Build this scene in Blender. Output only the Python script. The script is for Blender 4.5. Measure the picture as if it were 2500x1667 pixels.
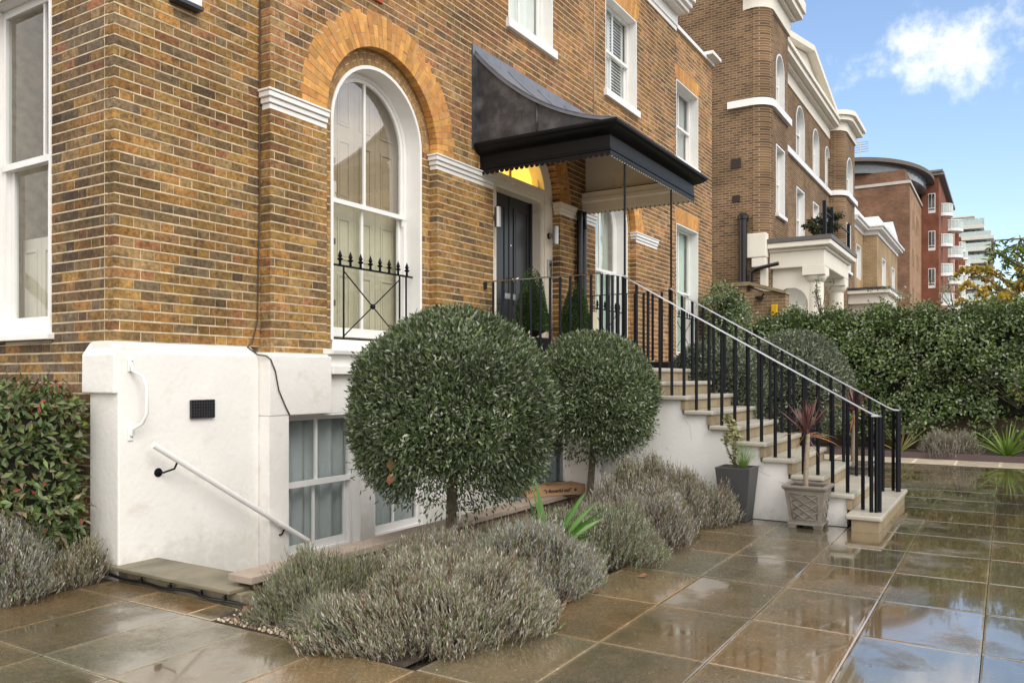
import bpy, bmesh, math, random
import numpy as np
from mathutils import Vector, Matrix
random.seed(7); RNG = np.random.default_rng(11)
for o in list(bpy.data.objects): bpy.data.objects.remove(o)
SC = bpy.context.scene; COL = SC.collection
R = math.radians; PI = math.pi

# ------------------------------------------------------------------ camera, sky, sun, exposure
EYE = 1.49; YAW = 31.6
cam = bpy.data.cameras.new('camera'); camo = bpy.data.objects.new('camera', cam); COL.objects.link(camo)
camo.location = (0, 0, EYE); camo.rotation_euler = (R(90), 0, R(YAW - 90))
cam.sensor_fit = 'HORIZONTAL'; cam.sensor_width = 36; cam.lens = 28.3; cam.shift_y = 0.0354
cam.clip_start = .05; cam.clip_end = 3000
SC.camera = camo

SUN = Vector((-.36, -.64, .68)).normalized()
W = bpy.data.worlds.new('World'); SC.world = W; W.use_nodes = True
nt = W.node_tree; nt.nodes.clear()
def wn(t, **k):
    n = nt.nodes.new(t)
    for a, b in k.items(): setattr(n, a, b)
    return n
def wm(op, a, b=None, c=None):
    n = wn('ShaderNodeMath', operation=op)
    for i, v in enumerate((a, b, c)):
        if v is None: continue
        if isinstance(v, (int, float)): n.inputs[i].default_value = v
        else: nt.links.new(v, n.inputs[i])
    return n.outputs[0]
sky = wn('ShaderNodeTexSky'); sky.sky_type = 'NISHITA'; sky.sun_disc = False
sky.sun_elevation = math.asin(SUN.z); sky.sun_rotation = math.atan2(SUN.x, SUN.y)
sky.air_density = 1.0; sky.dust_density = 1.1; sky.ozone_density = 1.3
tc = wn('ShaderNodeTexCoord'); sx = wn('ShaderNodeSeparateXYZ'); nt.links.new(tc.outputs['Generated'], sx.inputs[0])
zz = wm('MAXIMUM', sx.outputs[2], .06)
cx = wn('ShaderNodeCombineXYZ')
nt.links.new(wm('DIVIDE', sx.outputs[0], zz), cx.inputs[0]); nt.links.new(wm('DIVIDE', sx.outputs[1], zz), cx.inputs[1])
mp = wn('ShaderNodeMapping'); nt.links.new(cx.outputs[0], mp.inputs[0]); mp.inputs['Location'].default_value = (3.1, 1.7, 0)
no = wn('ShaderNodeTexNoise'); nt.links.new(mp.outputs[0], no.inputs['Vector'])
no.inputs['Scale'].default_value = .95; no.inputs['Detail'].default_value = 8; no.inputs['Roughness'].default_value = .58
# the one clear patch of broken cloud the photograph looks at: a cumulus at a real bearing, ragged by the same noise
def bump_at(dirv, rad, amp):
    d = Vector(dirv).normalized()
    sc_ = wn('ShaderNodeVectorMath', operation='MULTIPLY'); nt.links.new(tc.outputs['Generated'], sc_.inputs[0]); sc_.inputs[1].default_value = (1, 1, 2.0)
    vd = wn('ShaderNodeVectorMath', operation='DISTANCE'); nt.links.new(sc_.outputs[0], vd.inputs[0]); vd.inputs[1].default_value = (d.x, d.y, d.z*2.0)
    return wm('MULTIPLY', wm('MAXIMUM', wm('SUBTRACT', 1.0, wm('DIVIDE', vd.outputs['Value'], rad)), 0.0), amp)
no2 = wn('ShaderNodeTexNoise'); nt.links.new(tc.outputs['Generated'], no2.inputs['Vector'])
no2.inputs['Scale'].default_value = 13; no2.inputs['Detail'].default_value = 7; no2.inputs['Roughness'].default_value = .62
cum = wm('ADD', bump_at((1.155, .03, .398), .145, .47), bump_at((1.134, .066, .452), .075, .33))
cum = wm('ADD', cum, bump_at((1.135, .085, .392), .09, .18))
cum = wm('ADD', cum, bump_at((1.0883, .145, .40), .07, .15))
cden = wm('ADD', wm('MULTIPLY', no2.outputs['Fac'], 1.5), cum)
mr = wn('ShaderNodeMapRange', interpolation_type='SMOOTHSTEP'); nt.links.new(cden, mr.inputs[0]); mr.inputs[1].default_value = .97; mr.inputs[2].default_value = 1.5
# broad overcast with one wide clearing towards the street's end
vd0 = wn('ShaderNodeVectorMath', operation='DISTANCE'); nt.links.new(tc.outputs['Generated'], vd0.inputs[0]); vd0.inputs[1].default_value = Vector((1.1, .22, .30)).normalized()
ov = wm('ADD', no.outputs['Fac'], wm('MULTIPLY', wm('SUBTRACT', vd0.outputs['Value'], .62), .75))
mr2 = wn('ShaderNodeMapRange', interpolation_type='SMOOTHSTEP'); nt.links.new(ov, mr2.inputs[0]); mr2.inputs[1].default_value = .40; mr2.inputs[2].default_value = .72
cl = wm('MAXIMUM', mr.outputs[0], mr2.outputs[0])
mx = wn('ShaderNodeMixRGB'); nt.links.new(cl, mx.inputs[0]); nt.links.new(sky.outputs[0], mx.inputs[1]); mx.inputs[2].default_value = (6.75, 6.55, 6.35, 1)
bg = wn('ShaderNodeBackground'); bg.inputs['Strength'].default_value = .15; nt.links.new(mx.outputs[0], bg.inputs['Color'])
wo = wn('ShaderNodeOutputWorld'); nt.links.new(bg.outputs[0], wo.inputs['Surface'])

sl = bpy.data.lights.new('sun', 'SUN'); so = bpy.data.objects.new('sun', sl); COL.objects.link(so)
sl.energy = 1.1; sl.angle = R(35); sl.color = (1, .96, .90)
so.location = (0, -20, 30); so.rotation_euler = SUN.to_track_quat('Z', 'Y').to_euler()
SC.view_settings.view_transform = 'Standard'; SC.view_settings.look = 'None'; SC.view_settings.gamma = 1
SC.view_settings.exposure = 0.74; SC.view_settings.use_curve_mapping = False
SC.render.engine = 'CYCLES'; SC.cycles.max_bounces = 8; SC.cycles.transparent_max_bounces = 12

_F = (math.cos(R(YAW)), math.sin(R(YAW))); _Rt = (_F[1], -_F[0])
def seen(x, y, z):                     # used only to rank which bricks show largest
    d = x*_F[0] + y*_F[1]
    return 1250 + 1965*(x*_Rt[0] + y*_Rt[1])/d, 922 - 1965*(z - EYE)/d, d

# ------------------------------------------------------------------ helpers
class MB:
    def __init__(s): s.v = []; s.f = []; s.c = []
    def add(s, vs, fs, col=(1, 1, 1)):
        n = len(s.v); s.v += [tuple(p) for p in vs]
        for f in fs: s.f.append(tuple(i + n for i in f)); s.c.append(col)
        return s
    def hexa(s, p, col=(1, 1, 1)):     # p: 4 bottom ccw, 4 top
        return s.add(p, [(3, 2, 1, 0), (4, 5, 6, 7), (0, 1, 5, 4), (1, 2, 6, 5), (2, 3, 7, 6), (3, 0, 4, 7)], col)
    def box(s, x0, x1, y0, y1, z0, z1, col=(1, 1, 1)):
        return s.hexa([(x0, y0, z0), (x1, y0, z0), (x1, y1, z0), (x0, y1, z0), (x0, y0, z1), (x1, y0, z1), (x1, y1, z1), (x0, y1, z1)], col)
    def frustum(s, cx, cy, z0, z1, h0, h1, col=(1, 1, 1)):
        q = lambda h, z: [(cx-h, cy-h, z), (cx+h, cy-h, z), (cx+h, cy+h, z), (cx-h, cy+h, z)]
        return s.hexa(q(h0, z0) + q(h1, z1), col)
    def prism(s, poly, ax, a0, a1, col=(1, 1, 1)):
        mk = {'x': lambda p, a: (a, p[0], p[1]), 'y': lambda p, a: (p[0], a, p[1]), 'z': lambda p, a: (p[0], p[1], a)}[ax]
        n = len(poly); vs = [mk(p, a0) for p in poly] + [mk(p, a1) for p in poly]
        fs = [tuple(range(n))[::-1], tuple(range(n, 2*n))] + [(i, (i+1) % n, (i+1) % n + n, i + n) for i in range(n)]
        return s.add(vs, fs, col)
    def tube(s, path, r, n=8, col=(1, 1, 1)):
        P = [Vector(p) for p in path]; rr = r if isinstance(r, (list, tuple)) else [r]*len(P)
        vs = []; up = None
        for i, p in enumerate(P):
            t = (P[min(i+1, len(P)-1)] - P[max(i-1, 0)]).normalized()
            if up is None: up = Vector((0, 0, 1)) if abs(t.z) < .9 else Vector((1, 0, 0))
            a = t.cross(up).normalized(); b = t.cross(a).normalized(); up = -b if (-b).dot(up) > 0 else b
            a = t.cross(up).normalized(); b = a.cross(t).normalized()
            for k in range(n):
                w = 2*PI*k/n; vs.append(p + (a*math.cos(w) + b*math.sin(w))*rr[i])
        fs = []
        for i in range(len(P)-1):
            for k in range(n): fs.append((i*n+k, i*n+(k+1) % n, (i+1)*n+(k+1) % n, (i+1)*n+k))
        fs += [tuple(range(n))[::-1], tuple(range((len(P)-1)*n, len(P)*n))]
        return s.add(vs, fs, col)
    def bar(s, a, b, w, d=None, col=(1, 1, 1)):    # square section bar
        return s.tube([a, b], (w if d is None else w)/2*1.414, 4, col)
    def lathe(s, prof, cx, cy, n=16, col=(1, 1, 1)):
        vs = []
        for r, z in prof:
            for k in range(n): vs.append((cx + r*math.cos(2*PI*k/n), cy + r*math.sin(2*PI*k/n), z))
        m = len(prof); fs = []
        for i in range(m-1):
            for k in range(n): fs.append((i*n+k, i*n+(k+1) % n, (i+1)*n+(k+1) % n, (i+1)*n+k))
        fs += [tuple(range(n))[::-1], tuple(range((m-1)*n, m*n))]
        return s.add(vs, fs, col)
    def ring(s, A, B, y0, y1, col=(1, 1, 1)):      # solid between two open (x,z) paths, y0..y1
        n = len(A); vs = []
        for y in (y0, y1):
            vs += [(p[0], y, p[1]) for p in A] + [(p[0], y, p[1]) for p in B]
        fs = []; m = 2*n
        for i in range(n-1):
            fs += [(i, i+1, n+i+1, n+i), (m+i, m+n+i, m+n+i+1, m+i+1), (i, m+i, m+i+1, i+1), (n+i, n+i+1, m+n+i+1, m+n+i)]
        fs += [(0, n, m+n, m), (n-1, m+n-1, m+2*n-1, 2*n-1)]
        return s.add(vs, fs, col)
    def build(s, name, mat, parent=None, smooth=False, bevel=0, seg=2, kind=None, label=None):
        off = Vector((0, 0, 0))
        if parent is not None:
            p = parent
            while p.parent: p = p.parent
            off = p.location
        me = bpy.data.meshes.new(name)
        me.from_pydata([(a-off.x, b-off.y, c-off.z) for a, b, c in s.v], [], s.f)
        if any(c != (1, 1, 1) for c in s.c):
            at = me.attributes.new('bc', 'FLOAT_COLOR', 'FACE')
            at.data.foreach_set('color', np.array([(c[0], c[1], c[2], 1) for c in s.c], dtype=np.float32).ravel())
        bm = bmesh.new(); bm.from_mesh(me)
        bmesh.ops.recalc_face_normals(bm, faces=bm.faces)
        if bevel: bmesh.ops.bevel(bm, geom=[e for e in bm.edges if e.calc_face_angle(0) > .5], offset=bevel, segments=seg, affect='EDGES', profile=.6, clamp_overlap=True)
        bm.to_mesh(me); bm.free()
        if smooth:
            me.shade_smooth() if hasattr(me, 'shade_smooth') else None
            if smooth == 'auto':
                me.set_sharp_from_angle(angle=R(40))
        o = bpy.data.objects.new(name, me); COL.objects.link(o)
        if mat: me.materials.append(mat)
        o.parent = parent
        if kind: o['kind'] = kind
        if label: o['label'] = label
        return o

def thing(name, label, cat, loc=(0, 0, 0), group=None):
    o = bpy.data.objects.new(name, None); COL.objects.link(o); o.location = loc; o.empty_display_size = .1
    o['label'] = label; o['category'] = cat
    if group: o['group'] = group
    return o
def tag(o, label, cat, group=None):
    o['label'] = label; o['category'] = cat
    if group: o['group'] = group
    return o

# ------------------------------------------------------------------ materials
def M(name, col, rough=.7, metal=0, var=.12, vs=3.0, bump=0.0, bs=60, spec=.5, stain=None, col2=None, sscale=1.5, slo=.5, shi=.75, coat=0, attr=None):
    m = bpy.data.materials.new(name); m.use_nodes = True; t = m.node_tree; N = t.nodes; L = t.links
    b = N['Principled BSDF']; b.inputs['Roughness'].default_value = rough; b.inputs['Metallic'].default_value = metal
    b.inputs['Specular IOR Level'].default_value = spec
    if coat: b.inputs['Coat Weight'].default_value = coat; b.inputs['Coat Roughness'].default_value = .08
    g = N.new('ShaderNodeNewGeometry')
    n = N.new('ShaderNodeTexNoise'); L.new(g.outputs['Position'], n.inputs['Vector']); n.inputs['Scale'].default_value = vs; n.inputs['Detail'].default_value = 6
    r = N.new('ShaderNodeMapRange'); L.new(n.outputs['Fac'], r.inputs[0]); r.inputs[1].default_value = .25; r.inputs[2].default_value = .75; r.inputs[3].default_value = 1-var; r.inputs[4].default_value = 1+var
    mul = N.new('ShaderNodeMixRGB'); mul.blend_type = 'MULTIPLY'; mul.inputs[0].default_value = 1
    if attr:
        a = N.new('ShaderNodeAttribute'); a.attribute_name = attr; L.new(a.outputs['Color'], mul.inputs[1])
    else: mul.inputs[1].default_value = (*col, 1)
    L.new(r.outputs[0], mul.inputs[2]); out = mul.outputs[0]
    if stain:
        n2 = N.new('ShaderNodeTexNoise'); L.new(g.outputs['Position'], n2.inputs['Vector']); n2.inputs['Scale'].default_value = sscale; n2.inputs['Detail'].default_value = 7; n2.inputs['Roughness'].default_value = .65
        r2 = N.new('ShaderNodeMapRange'); L.new(n2.outputs['Fac'], r2.inputs[0]); r2.inputs[1].default_value = slo; r2.inputs[2].default_value = shi
        mm = N.new('ShaderNodeMixRGB'); L.new(r2.outputs[0], mm.inputs[0]); L.new(out, mm.inputs[1]); mm.inputs[2].default_value = (*stain, 1); out = mm.outputs[0]
    L.new(out, b.inputs['Base Color'])
    if bump:
        n3 = N.new('ShaderNodeTexNoise'); L.new(g.outputs['Position'], n3.inputs['Vector']); n3.inputs['Scale'].default_value = bs; n3.inputs['Detail'].default_value = 5
        bp = N.new('ShaderNodeBump'); bp.inputs['Strength'].default_value = bump; bp.inputs['Distance'].default_value = .01; L.new(n3.outputs['Fac'], bp.inputs['Height']); L.new(bp.outputs[0], b.inputs['Normal'])
    return m

def brick_mat():
    m = bpy.data.materials.new('stock_brick'); m.use_nodes = True; t = m.node_tree; N = t.nodes; L = t.links
    b = N['Principled BSDF']; b.inputs['Roughness'].default_value = .88; b.inputs['Specular IOR Level'].default_value = .25
    a = N.new('ShaderNodeAttribute'); a.attribute_name = 'bc'
    g = N.new('ShaderNodeNewGeometry')
    n = N.new('ShaderNodeTexNoise'); L.new(g.outputs['Position'], n.inputs['Vector']); n.inputs['Scale'].default_value = 28; n.inputs['Detail'].default_value = 8; n.inputs['Roughness'].default_value = .7
    r = N.new('ShaderNodeMapRange'); L.new(n.outputs['Fac'], r.inputs[0]); r.inputs[1].default_value = .3; r.inputs[2].default_value = .72; r.inputs[3].default_value = .38; r.inputs[4].default_value = 1.45
    mu = N.new('ShaderNodeMixRGB'); mu.blend_type = 'MULTIPLY'; mu.inputs[0].default_value = 1; L.new(a.outputs['Color'], mu.inputs[1]); L.new(r.outputs[0], mu.inputs[2])
    n2 = N.new('ShaderNodeTexNoise'); L.new(g.outputs['Position'], n2.inputs['Vector']); n2.inputs['Scale'].default_value = 9; n2.inputs['Detail'].default_value = 9; n2.inputs['Roughness'].default_value = .75
    r2 = N.new('ShaderNodeMapRange'); L.new(n2.outputs['Fac'], r2.inputs[0]); r2.inputs[1].default_value = .50; r2.inputs[2].default_value = .68; r2.inputs[3].default_value = 0; r2.inputs[4].default_value = .85
    mm = N.new('ShaderNodeMixRGB'); L.new(r2.outputs[0], mm.inputs[0]); L.new(mu.outputs[0], mm.inputs[1]); mm.inputs[2].default_value = (.07, .05, .04, 1)
    n4 = N.new('ShaderNodeTexNoise'); L.new(g.outputs['Position'], n4.inputs['Vector']); n4.inputs['Scale'].default_value = 1.3; n4.inputs['Detail'].default_value = 4
    r4 = N.new('ShaderNodeMapRange'); L.new(n4.outputs['Fac'], r4.inputs[0]); r4.inputs[1].default_value = .35; r4.inputs[2].default_value = .65; r4.inputs[3].default_value = .58; r4.inputs[4].default_value = 1.12
    m4 = N.new('ShaderNodeMixRGB'); m4.blend_type = 'MULTIPLY'; m4.inputs[0].default_value = 1; L.new(mm.outputs[0], m4.inputs[1]); L.new(r4.outputs[0], m4.inputs[2])
    n5 = N.new('ShaderNodeTexNoise'); L.new(g.outputs['Position'], n5.inputs['Vector']); n5.inputs['Scale'].default_value = 16; n5.inputs['Detail'].default_value = 10; n5.inputs['Roughness'].default_value = .8
    r5 = N.new('ShaderNodeMapRange'); L.new(n5.outputs['Fac'], r5.inputs[0]); r5.inputs[1].default_value = .57; r5.inputs[2].default_value = .74; r5.inputs[3].default_value = 0; r5.inputs[4].default_value = .55
    m5 = N.new('ShaderNodeMixRGB'); L.new(r5.outputs[0], m5.inputs[0]); L.new(m4.outputs[0], m5.inputs[1]); m5.inputs[2].default_value = (.52, .40, .24, 1)
    L.new(m5.outputs[0], b.inputs['Base Color'])
    bp = N.new('ShaderNodeBump'); bp.inputs['Strength'].default_value = .9; bp.inputs['Distance'].default_value = .006; L.new(n.outputs['Fac'], bp.inputs['Height']); L.new(bp.outputs[0], b.inputs['Normal'])
    return m

def far_brick(name, c1, c2, mo, scale=1.0, bw=.23, rh=.078):
    m = bpy.data.materials.new(name); m.use_nodes = True; t = m.node_tree; N = t.nodes; L = t.links
    b = N['Principled BSDF']; b.inputs['Roughness'].default_value = .9; b.inputs['Specular IOR Level'].default_value = .2
    g = N.new('ShaderNodeNewGeometry'); s = N.new('ShaderNodeSeparateXYZ'); L.new(g.outputs['Position'], s.inputs[0])
    ad = N.new('ShaderNodeMath'); L.new(s.outputs[0], ad.inputs[0]); L.new(s.outputs[1], ad.inputs[1])
    c = N.new('ShaderNodeCombineXYZ'); L.new(ad.outputs[0], c.inputs[0]); L.new(s.outputs[2], c.inputs[1])
    k = N.new('ShaderNodeTexBrick'); L.new(c.outputs[0], k.inputs['Vector']); k.inputs['Scale'].default_value = 1
    k.inputs['Brick Width'].default_value = bw; k.inputs['Row Height'].default_value = rh; k.inputs['Mortar Size'].default_value = .011; k.inputs['Mortar Smooth'].default_value = .2; k.inputs['Bias'].default_value = -.1
    k.inputs['Color1'].default_value = (*c1, 1); k.inputs['Color2'].default_value = (*c2, 1); k.inputs['Mortar'].default_value = (*mo, 1)
    n = N.new('ShaderNodeTexNoise'); L.new(g.outputs['Position'], n.inputs['Vector']); n.inputs['Scale'].default_value = .8; n.inputs['Detail'].default_value = 8
    r = N.new('ShaderNodeMapRange'); L.new(n.outputs['Fac'], r.inputs[0]); r.inputs[1].default_value = .3; r.inputs[2].default_value = .7; r.inputs[3].default_value = .7; r.inputs[4].default_value = 1.25
    mu = N.new('ShaderNodeMixRGB'); mu.blend_type = 'MULTIPLY'; mu.inputs[0].default_value = 1; L.new(k.outputs['Color'], mu.inputs[1]); L.new(r.outputs[0], mu.inputs[2])
    L.new(mu.outputs[0], b.inputs['Base Color'])
    return m

def leaf_mat(name, rough=.4, trans=.25, spec=.5):
    m = bpy.data.materials.new(name); m.use_nodes = True; t = m.node_tree; N = t.nodes; L = t.links
    b = N['Principled BSDF']; b.inputs['Roughness'].default_value = rough; b.inputs['Specular IOR Level'].default_value = spec
    a = N.new('ShaderNodeAttribute'); a.attribute_name = 'bc'; L.new(a.outputs['Color'], b.inputs['Base Color'])
    tr = N.new('ShaderNodeBsdfTranslucent'); L.new(a.outputs['Color'], tr.inputs['Color'])
    mx = N.new('ShaderNodeMixShader'); mx.inputs[0].default_value = trans; L.new(b.outputs[0], mx.inputs[1]); L.new(tr.outputs[0], mx.inputs[2])
    L.new(mx.outputs[0], N['Material Output'].inputs['Surface'])
    return m

def glass_mat(name, base=.06, tint=(.9, .95, .95)):
    m = bpy.data.materials.new(name); m.use_nodes = True; t = m.node_tree; N = t.nodes; L = t.links
    N.remove(N['Principled BSDF'])
    tr = N.new('ShaderNodeBsdfTransparent'); tr.inputs['Color'].default_value = (*tint, 1)
    gl = N.new('ShaderNodeBsdfGlossy'); gl.inputs['Roughness'].default_value = .02
    lw = N.new('ShaderNodeLayerWeight'); lw.inputs['Blend'].default_value = .5
    pw = N.new('ShaderNodeMath'); pw.operation = 'POWER'; pw.inputs[1].default_value = 4; L.new(lw.outputs['Facing'], pw.inputs[0])
    ad = N.new('ShaderNodeMath'); ad.use_clamp = True; ad.inputs[1].default_value = base; L.new(pw.outputs[0], ad.inputs[0])
    g = N.new('ShaderNodeNewGeometry'); n = N.new('ShaderNodeTexNoise'); L.new(g.outputs['Position'], n.inputs['Vector']); n.inputs['Scale'].default_value = 2.2
    bp = N.new('ShaderNodeBump'); bp.inputs['Strength'].default_value = .06; bp.inputs['Distance'].default_value = .02; L.new(n.outputs['Fac'], bp.inputs['Height']); L.new(bp.outputs[0], gl.inputs['Normal'])
    mx = N.new('ShaderNodeMixShader'); L.new(ad.outputs[0], mx.inputs[0]); L.new(tr.outputs[0], mx.inputs[1]); L.new(gl.outputs[0], mx.inputs[2])
    L.new(mx.outputs[0], N['Material Output'].inputs['Surface'])
    return m

def slab_mat():
    m = bpy.data.materials.new('wet_paving'); m.use_nodes = True; t = m.node_tree; N = t.nodes; L = t.links
    b = N['Principled BSDF']; b.inputs['Specular IOR Level'].default_value = .8
    g = N.new('ShaderNodeNewGeometry')
    def noise(sc, det=6, ro=.6):
        n = N.new('ShaderNodeTexNoise'); L.new(g.outputs['Position'], n.inputs['Vector']); n.inputs['Scale'].default_value = sc; n.inputs['Detail'].default_value = det; n.inputs['Roughness'].default_value = ro; return n.outputs['Fac']
    def rng(s, a, c, lo, hi):
        r = N.new('ShaderNodeMapRange'); L.new(s, r.inputs[0]); r.inputs[1].default_value = a; r.inputs[2].default_value = c; r.inputs[3].default_value = lo; r.inputs[4].default_value = hi; return r.outputs[0]
    def mix(f, a, c, bl='MIX'):
        x = N.new('ShaderNodeMixRGB'); x.blend_type = bl
        for i, v in ((0, f), (1, a), (2, c)):
            if isinstance(v, (int, float)): x.inputs[i].default_value = v
            elif isinstance(v, tuple): x.inputs[i].default_value = (*v, 1)
            else: L.new(v, x.inputs[i])
        return x.outputs[0]
    a = N.new('ShaderNodeAttribute'); a.attribute_name = 'bc'
    c = mix(rng(noise(1.3, 5), .38, .62, 0, 1), (.090, .075, .044), (.138, .098, .054))          # algae green to rust brown
    c = mix(rng(noise(4.5, 8, .7), .5, .7, 0, .75), c, (.165, .118, .064))
    c = mix(rng(noise(46, 6, .8), .54, .66, 0, .7), c, (.30, .25, .15))                       # lichen flecks
    c = mix(rng(noise(25, 8, .8), .56, .75, 0, .7), c, (.030, .027, .018))
    c = mix(1.0, c, a.outputs['Color'], 'MULTIPLY')
    L.new(c, b.inputs['Base Color'])
    sp_ = N.new('ShaderNodeSeparateXYZ'); L.new(g.outputs['Position'], sp_.inputs[0])
    ad_ = N.new('ShaderNodeMath'); L.new(noise(1.25, 7, .62), ad_.inputs[0]); L.new(rng(sp_.outputs[1], 1.6, .0, 0, .16), ad_.inputs[1])     # water lies towards the low side
    wet = rng(ad_.outputs[0], .47, .60, 0, 1)
    ro = N.new('ShaderNodeMixRGB'); L.new(wet, ro.inputs[0]); ro.inputs[2].default_value = (.03,)*3 + (1,)
    L.new(rng(noise(22, 6, .75), .35, .65, .14, .46), ro.inputs[1]); L.new(ro.outputs[0], b.inputs['Roughness'])
    bp = N.new('ShaderNodeBump'); bp.inputs['Distance'].default_value = .004
    L.new(rng(wet, 0, 1, .42, .03), bp.inputs['Strength']); L.new(noise(75, 6, .7), bp.inputs['Height'])
    bp2 = N.new('ShaderNodeBump'); bp2.inputs['Distance'].default_value = .02; bp2.inputs['Strength'].default_value = .016; L.new(noise(3.2, 2), bp2.inputs['Height']); L.new(bp2.outputs[0], bp.inputs['Normal'])
    L.new(bp.outputs[0], b.inputs['Normal'])
    L.new(rng(wet, 0, 1, .08, .9), b.inputs['Coat Weight']); L.new(rng(wet, 0, 1, .16, .03), b.inputs['Coat Roughness'])
    return m

GAUGED = M('gauged_brick', (.5, .27, .08), .85, attr='bc', var=.22, vs=14, bump=.4, bs=120, stain=(.16, .09, .04), sscale=5, slo=.56, shi=.85)
BRICK = brick_mat(); SLAB = slab_mat()
def splash(m, z0, z1, col):            # rain splash and algae above the wet ground
    t = m.node_tree; N = t.nodes; L = t.links; b = N['Principled BSDF']; src = b.inputs['Base Color'].links[0].from_socket
    g = N.new('ShaderNodeNewGeometry'); x = N.new('ShaderNodeSeparateXYZ'); L.new(g.outputs['Position'], x.inputs[0])
    n = N.new('ShaderNodeTexNoise'); L.new(g.outputs['Position'], n.inputs['Vector']); n.inputs['Scale'].default_value = 9; n.inputs['Detail'].default_value = 9; n.inputs['Roughness'].default_value = .75
    r = N.new('ShaderNodeMapRange'); L.new(x.outputs[2], r.inputs[0]); r.inputs[1].default_value = z0; r.inputs[2].default_value = z1; r.inputs[3].default_value = .30; r.inputs[4].default_value = -.25
    a = N.new('ShaderNodeMath'); L.new(n.outputs['Fac'], a.inputs[0]); L.new(r.outputs[0], a.inputs[1])
    r2 = N.new('ShaderNodeMapRange'); L.new(a.outputs[0], r2.inputs[0]); r2.inputs[1].default_value = .60; r2.inputs[2].default_value = .85; r2.inputs[3].default_value = 0; r2.inputs[4].default_value = .26
    mm = N.new('ShaderNodeMixRGB'); L.new(r2.outputs[0], mm.inputs[0]); L.new(src, mm.inputs[1]); mm.inputs[2].default_value = (*col, 1); L.new(mm.outputs[0], b.inputs['Base Color'])
    return m
MORTAR = M('mortar', (.60, .49, .33), .95, var=.32, vs=7, bump=.5, bs=140)
WHITE = M('white_render', (.82, .80, .765), .65, var=.06, vs=2.0, bump=.35, bs=22, stain=(.58, .52, .43), sscale=3.2, slo=.56, shi=.92)
splash(WHITE, .08, .55, (.34, .31, .22))
PAINT = M('white_joinery', (.82, .81, .79), .35, var=.04, vs=5)
CREAM = M('cream_paint', (.90, .82, .70), .55, var=.08, vs=3, stain=(.40, .32, .24), sscale=3, slo=.55, shi=.95)
STUCCO = M('cream_stucco', (.78, .74, .65), .7, var=.05, vs=1.5)
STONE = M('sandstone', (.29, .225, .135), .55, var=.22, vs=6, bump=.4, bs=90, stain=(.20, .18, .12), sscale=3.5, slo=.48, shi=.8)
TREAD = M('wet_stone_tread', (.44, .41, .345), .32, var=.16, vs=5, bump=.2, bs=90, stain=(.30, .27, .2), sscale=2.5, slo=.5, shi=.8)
COPING = M('coping_stone', (.36, .29, .235), .6, var=.15, vs=8, bump=.5, bs=160, stain=(.22, .19, .14), sscale=5, slo=.55, shi=.85)
OLDSTEP = M('mossy_concrete', (.20, .175, .12), .5, var=.25, vs=4, bump=.4, bs=90, stain=(.09, .085, .05), sscale=3, slo=.45, shi=.75)
IRON = M('black_iron', (.004, .005, .009), .42, var=.1, spec=.22)
IRONTOP = M('wet_rail_sheen', (.50, .50, .52), .14, metal=1, var=.1)  # pale metal stands in for the sky's sheen on wet black paint
LEAD = M('lead_sheet', (.034, .036, .043), .40, metal=0, var=.5, vs=5, bump=.35, bs=12, stain=(.15, .155, .17), sscale=3.4, slo=.46, shi=.80, spec=.6)
LEADL = M('pale_lead_flashing', (.15, .165, .20), .38, var=.2, vs=5, spec=.6)
BLACKP = M('black_gloss_paint', (.007, .007, .008), .45, var=.25, vs=3, bump=.2, bs=9, spec=.2)
DOORM = M('dark_grey_door', (.022, .025, .029), .3, var=.06)
CHROME = M('chrome', (.75, .75, .75), .15, metal=1, var=.02)
STEEL = M('brushed_steel', (.45, .44, .43), .35, metal=1, var=.05)
PIPE = M('black_pipe', (.007, .007, .008), .3, var=.1)
SHUT = M('olive_shutter', (.52, .45, .31), .5, var=.06, vs=10)
SHUTB = M('beige_shutter', (.62, .54, .43), .5, var=.05, vs=10)
NET = M('grey_curtain', (.44, .45, .45), .85, var=.06, vs=8)
GREENC = M('pale_green_curtain', (.56, .68, .58), .8, var=.06, vs=6)
WCURT = M('white_curtain', (.8, .79, .76), .8, var=.05, vs=6)
DARK = M('dark_room', (.035, .025, .022), .9, var=.1)
GLASS = glass_mat('window_glass', .025); GLASSR = glass_mat('reflecting_glass', .26, (.95, .93, .92))
AREADOOR = M('grey_green_door', (.20, .235, .23), .5, var=.12, vs=4)
SOIL = M('soil', (.045, .032, .022), .9, var=.4, vs=25, bump=1, bs=90)
GROUNDM = M('damp_ground', (.07, .06, .045), .7, var=.3, vs=2, bump=.5, bs=40)
JOINT = M('joint_grit', (.035, .031, .025), .6, var=.3, vs=20, bump=.5, bs=150)
BARK = M('olive_bark', (.16, .13, .095), .9, var=.3, vs=14, bump=.8, bs=60)
CARD = M('cardboard', (.42, .25, .135), .75, var=.06, vs=6)
INK = M('black_ink', (.015, .012, .01), .7, var=.02)
LEAF = leaf_mat('leaf_glossy', .36, .14, .42); LEAFM = leaf_mat('leaf_matt', .6, .3, .3)

def lab(o, t): o['label'] = t; return o

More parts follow.
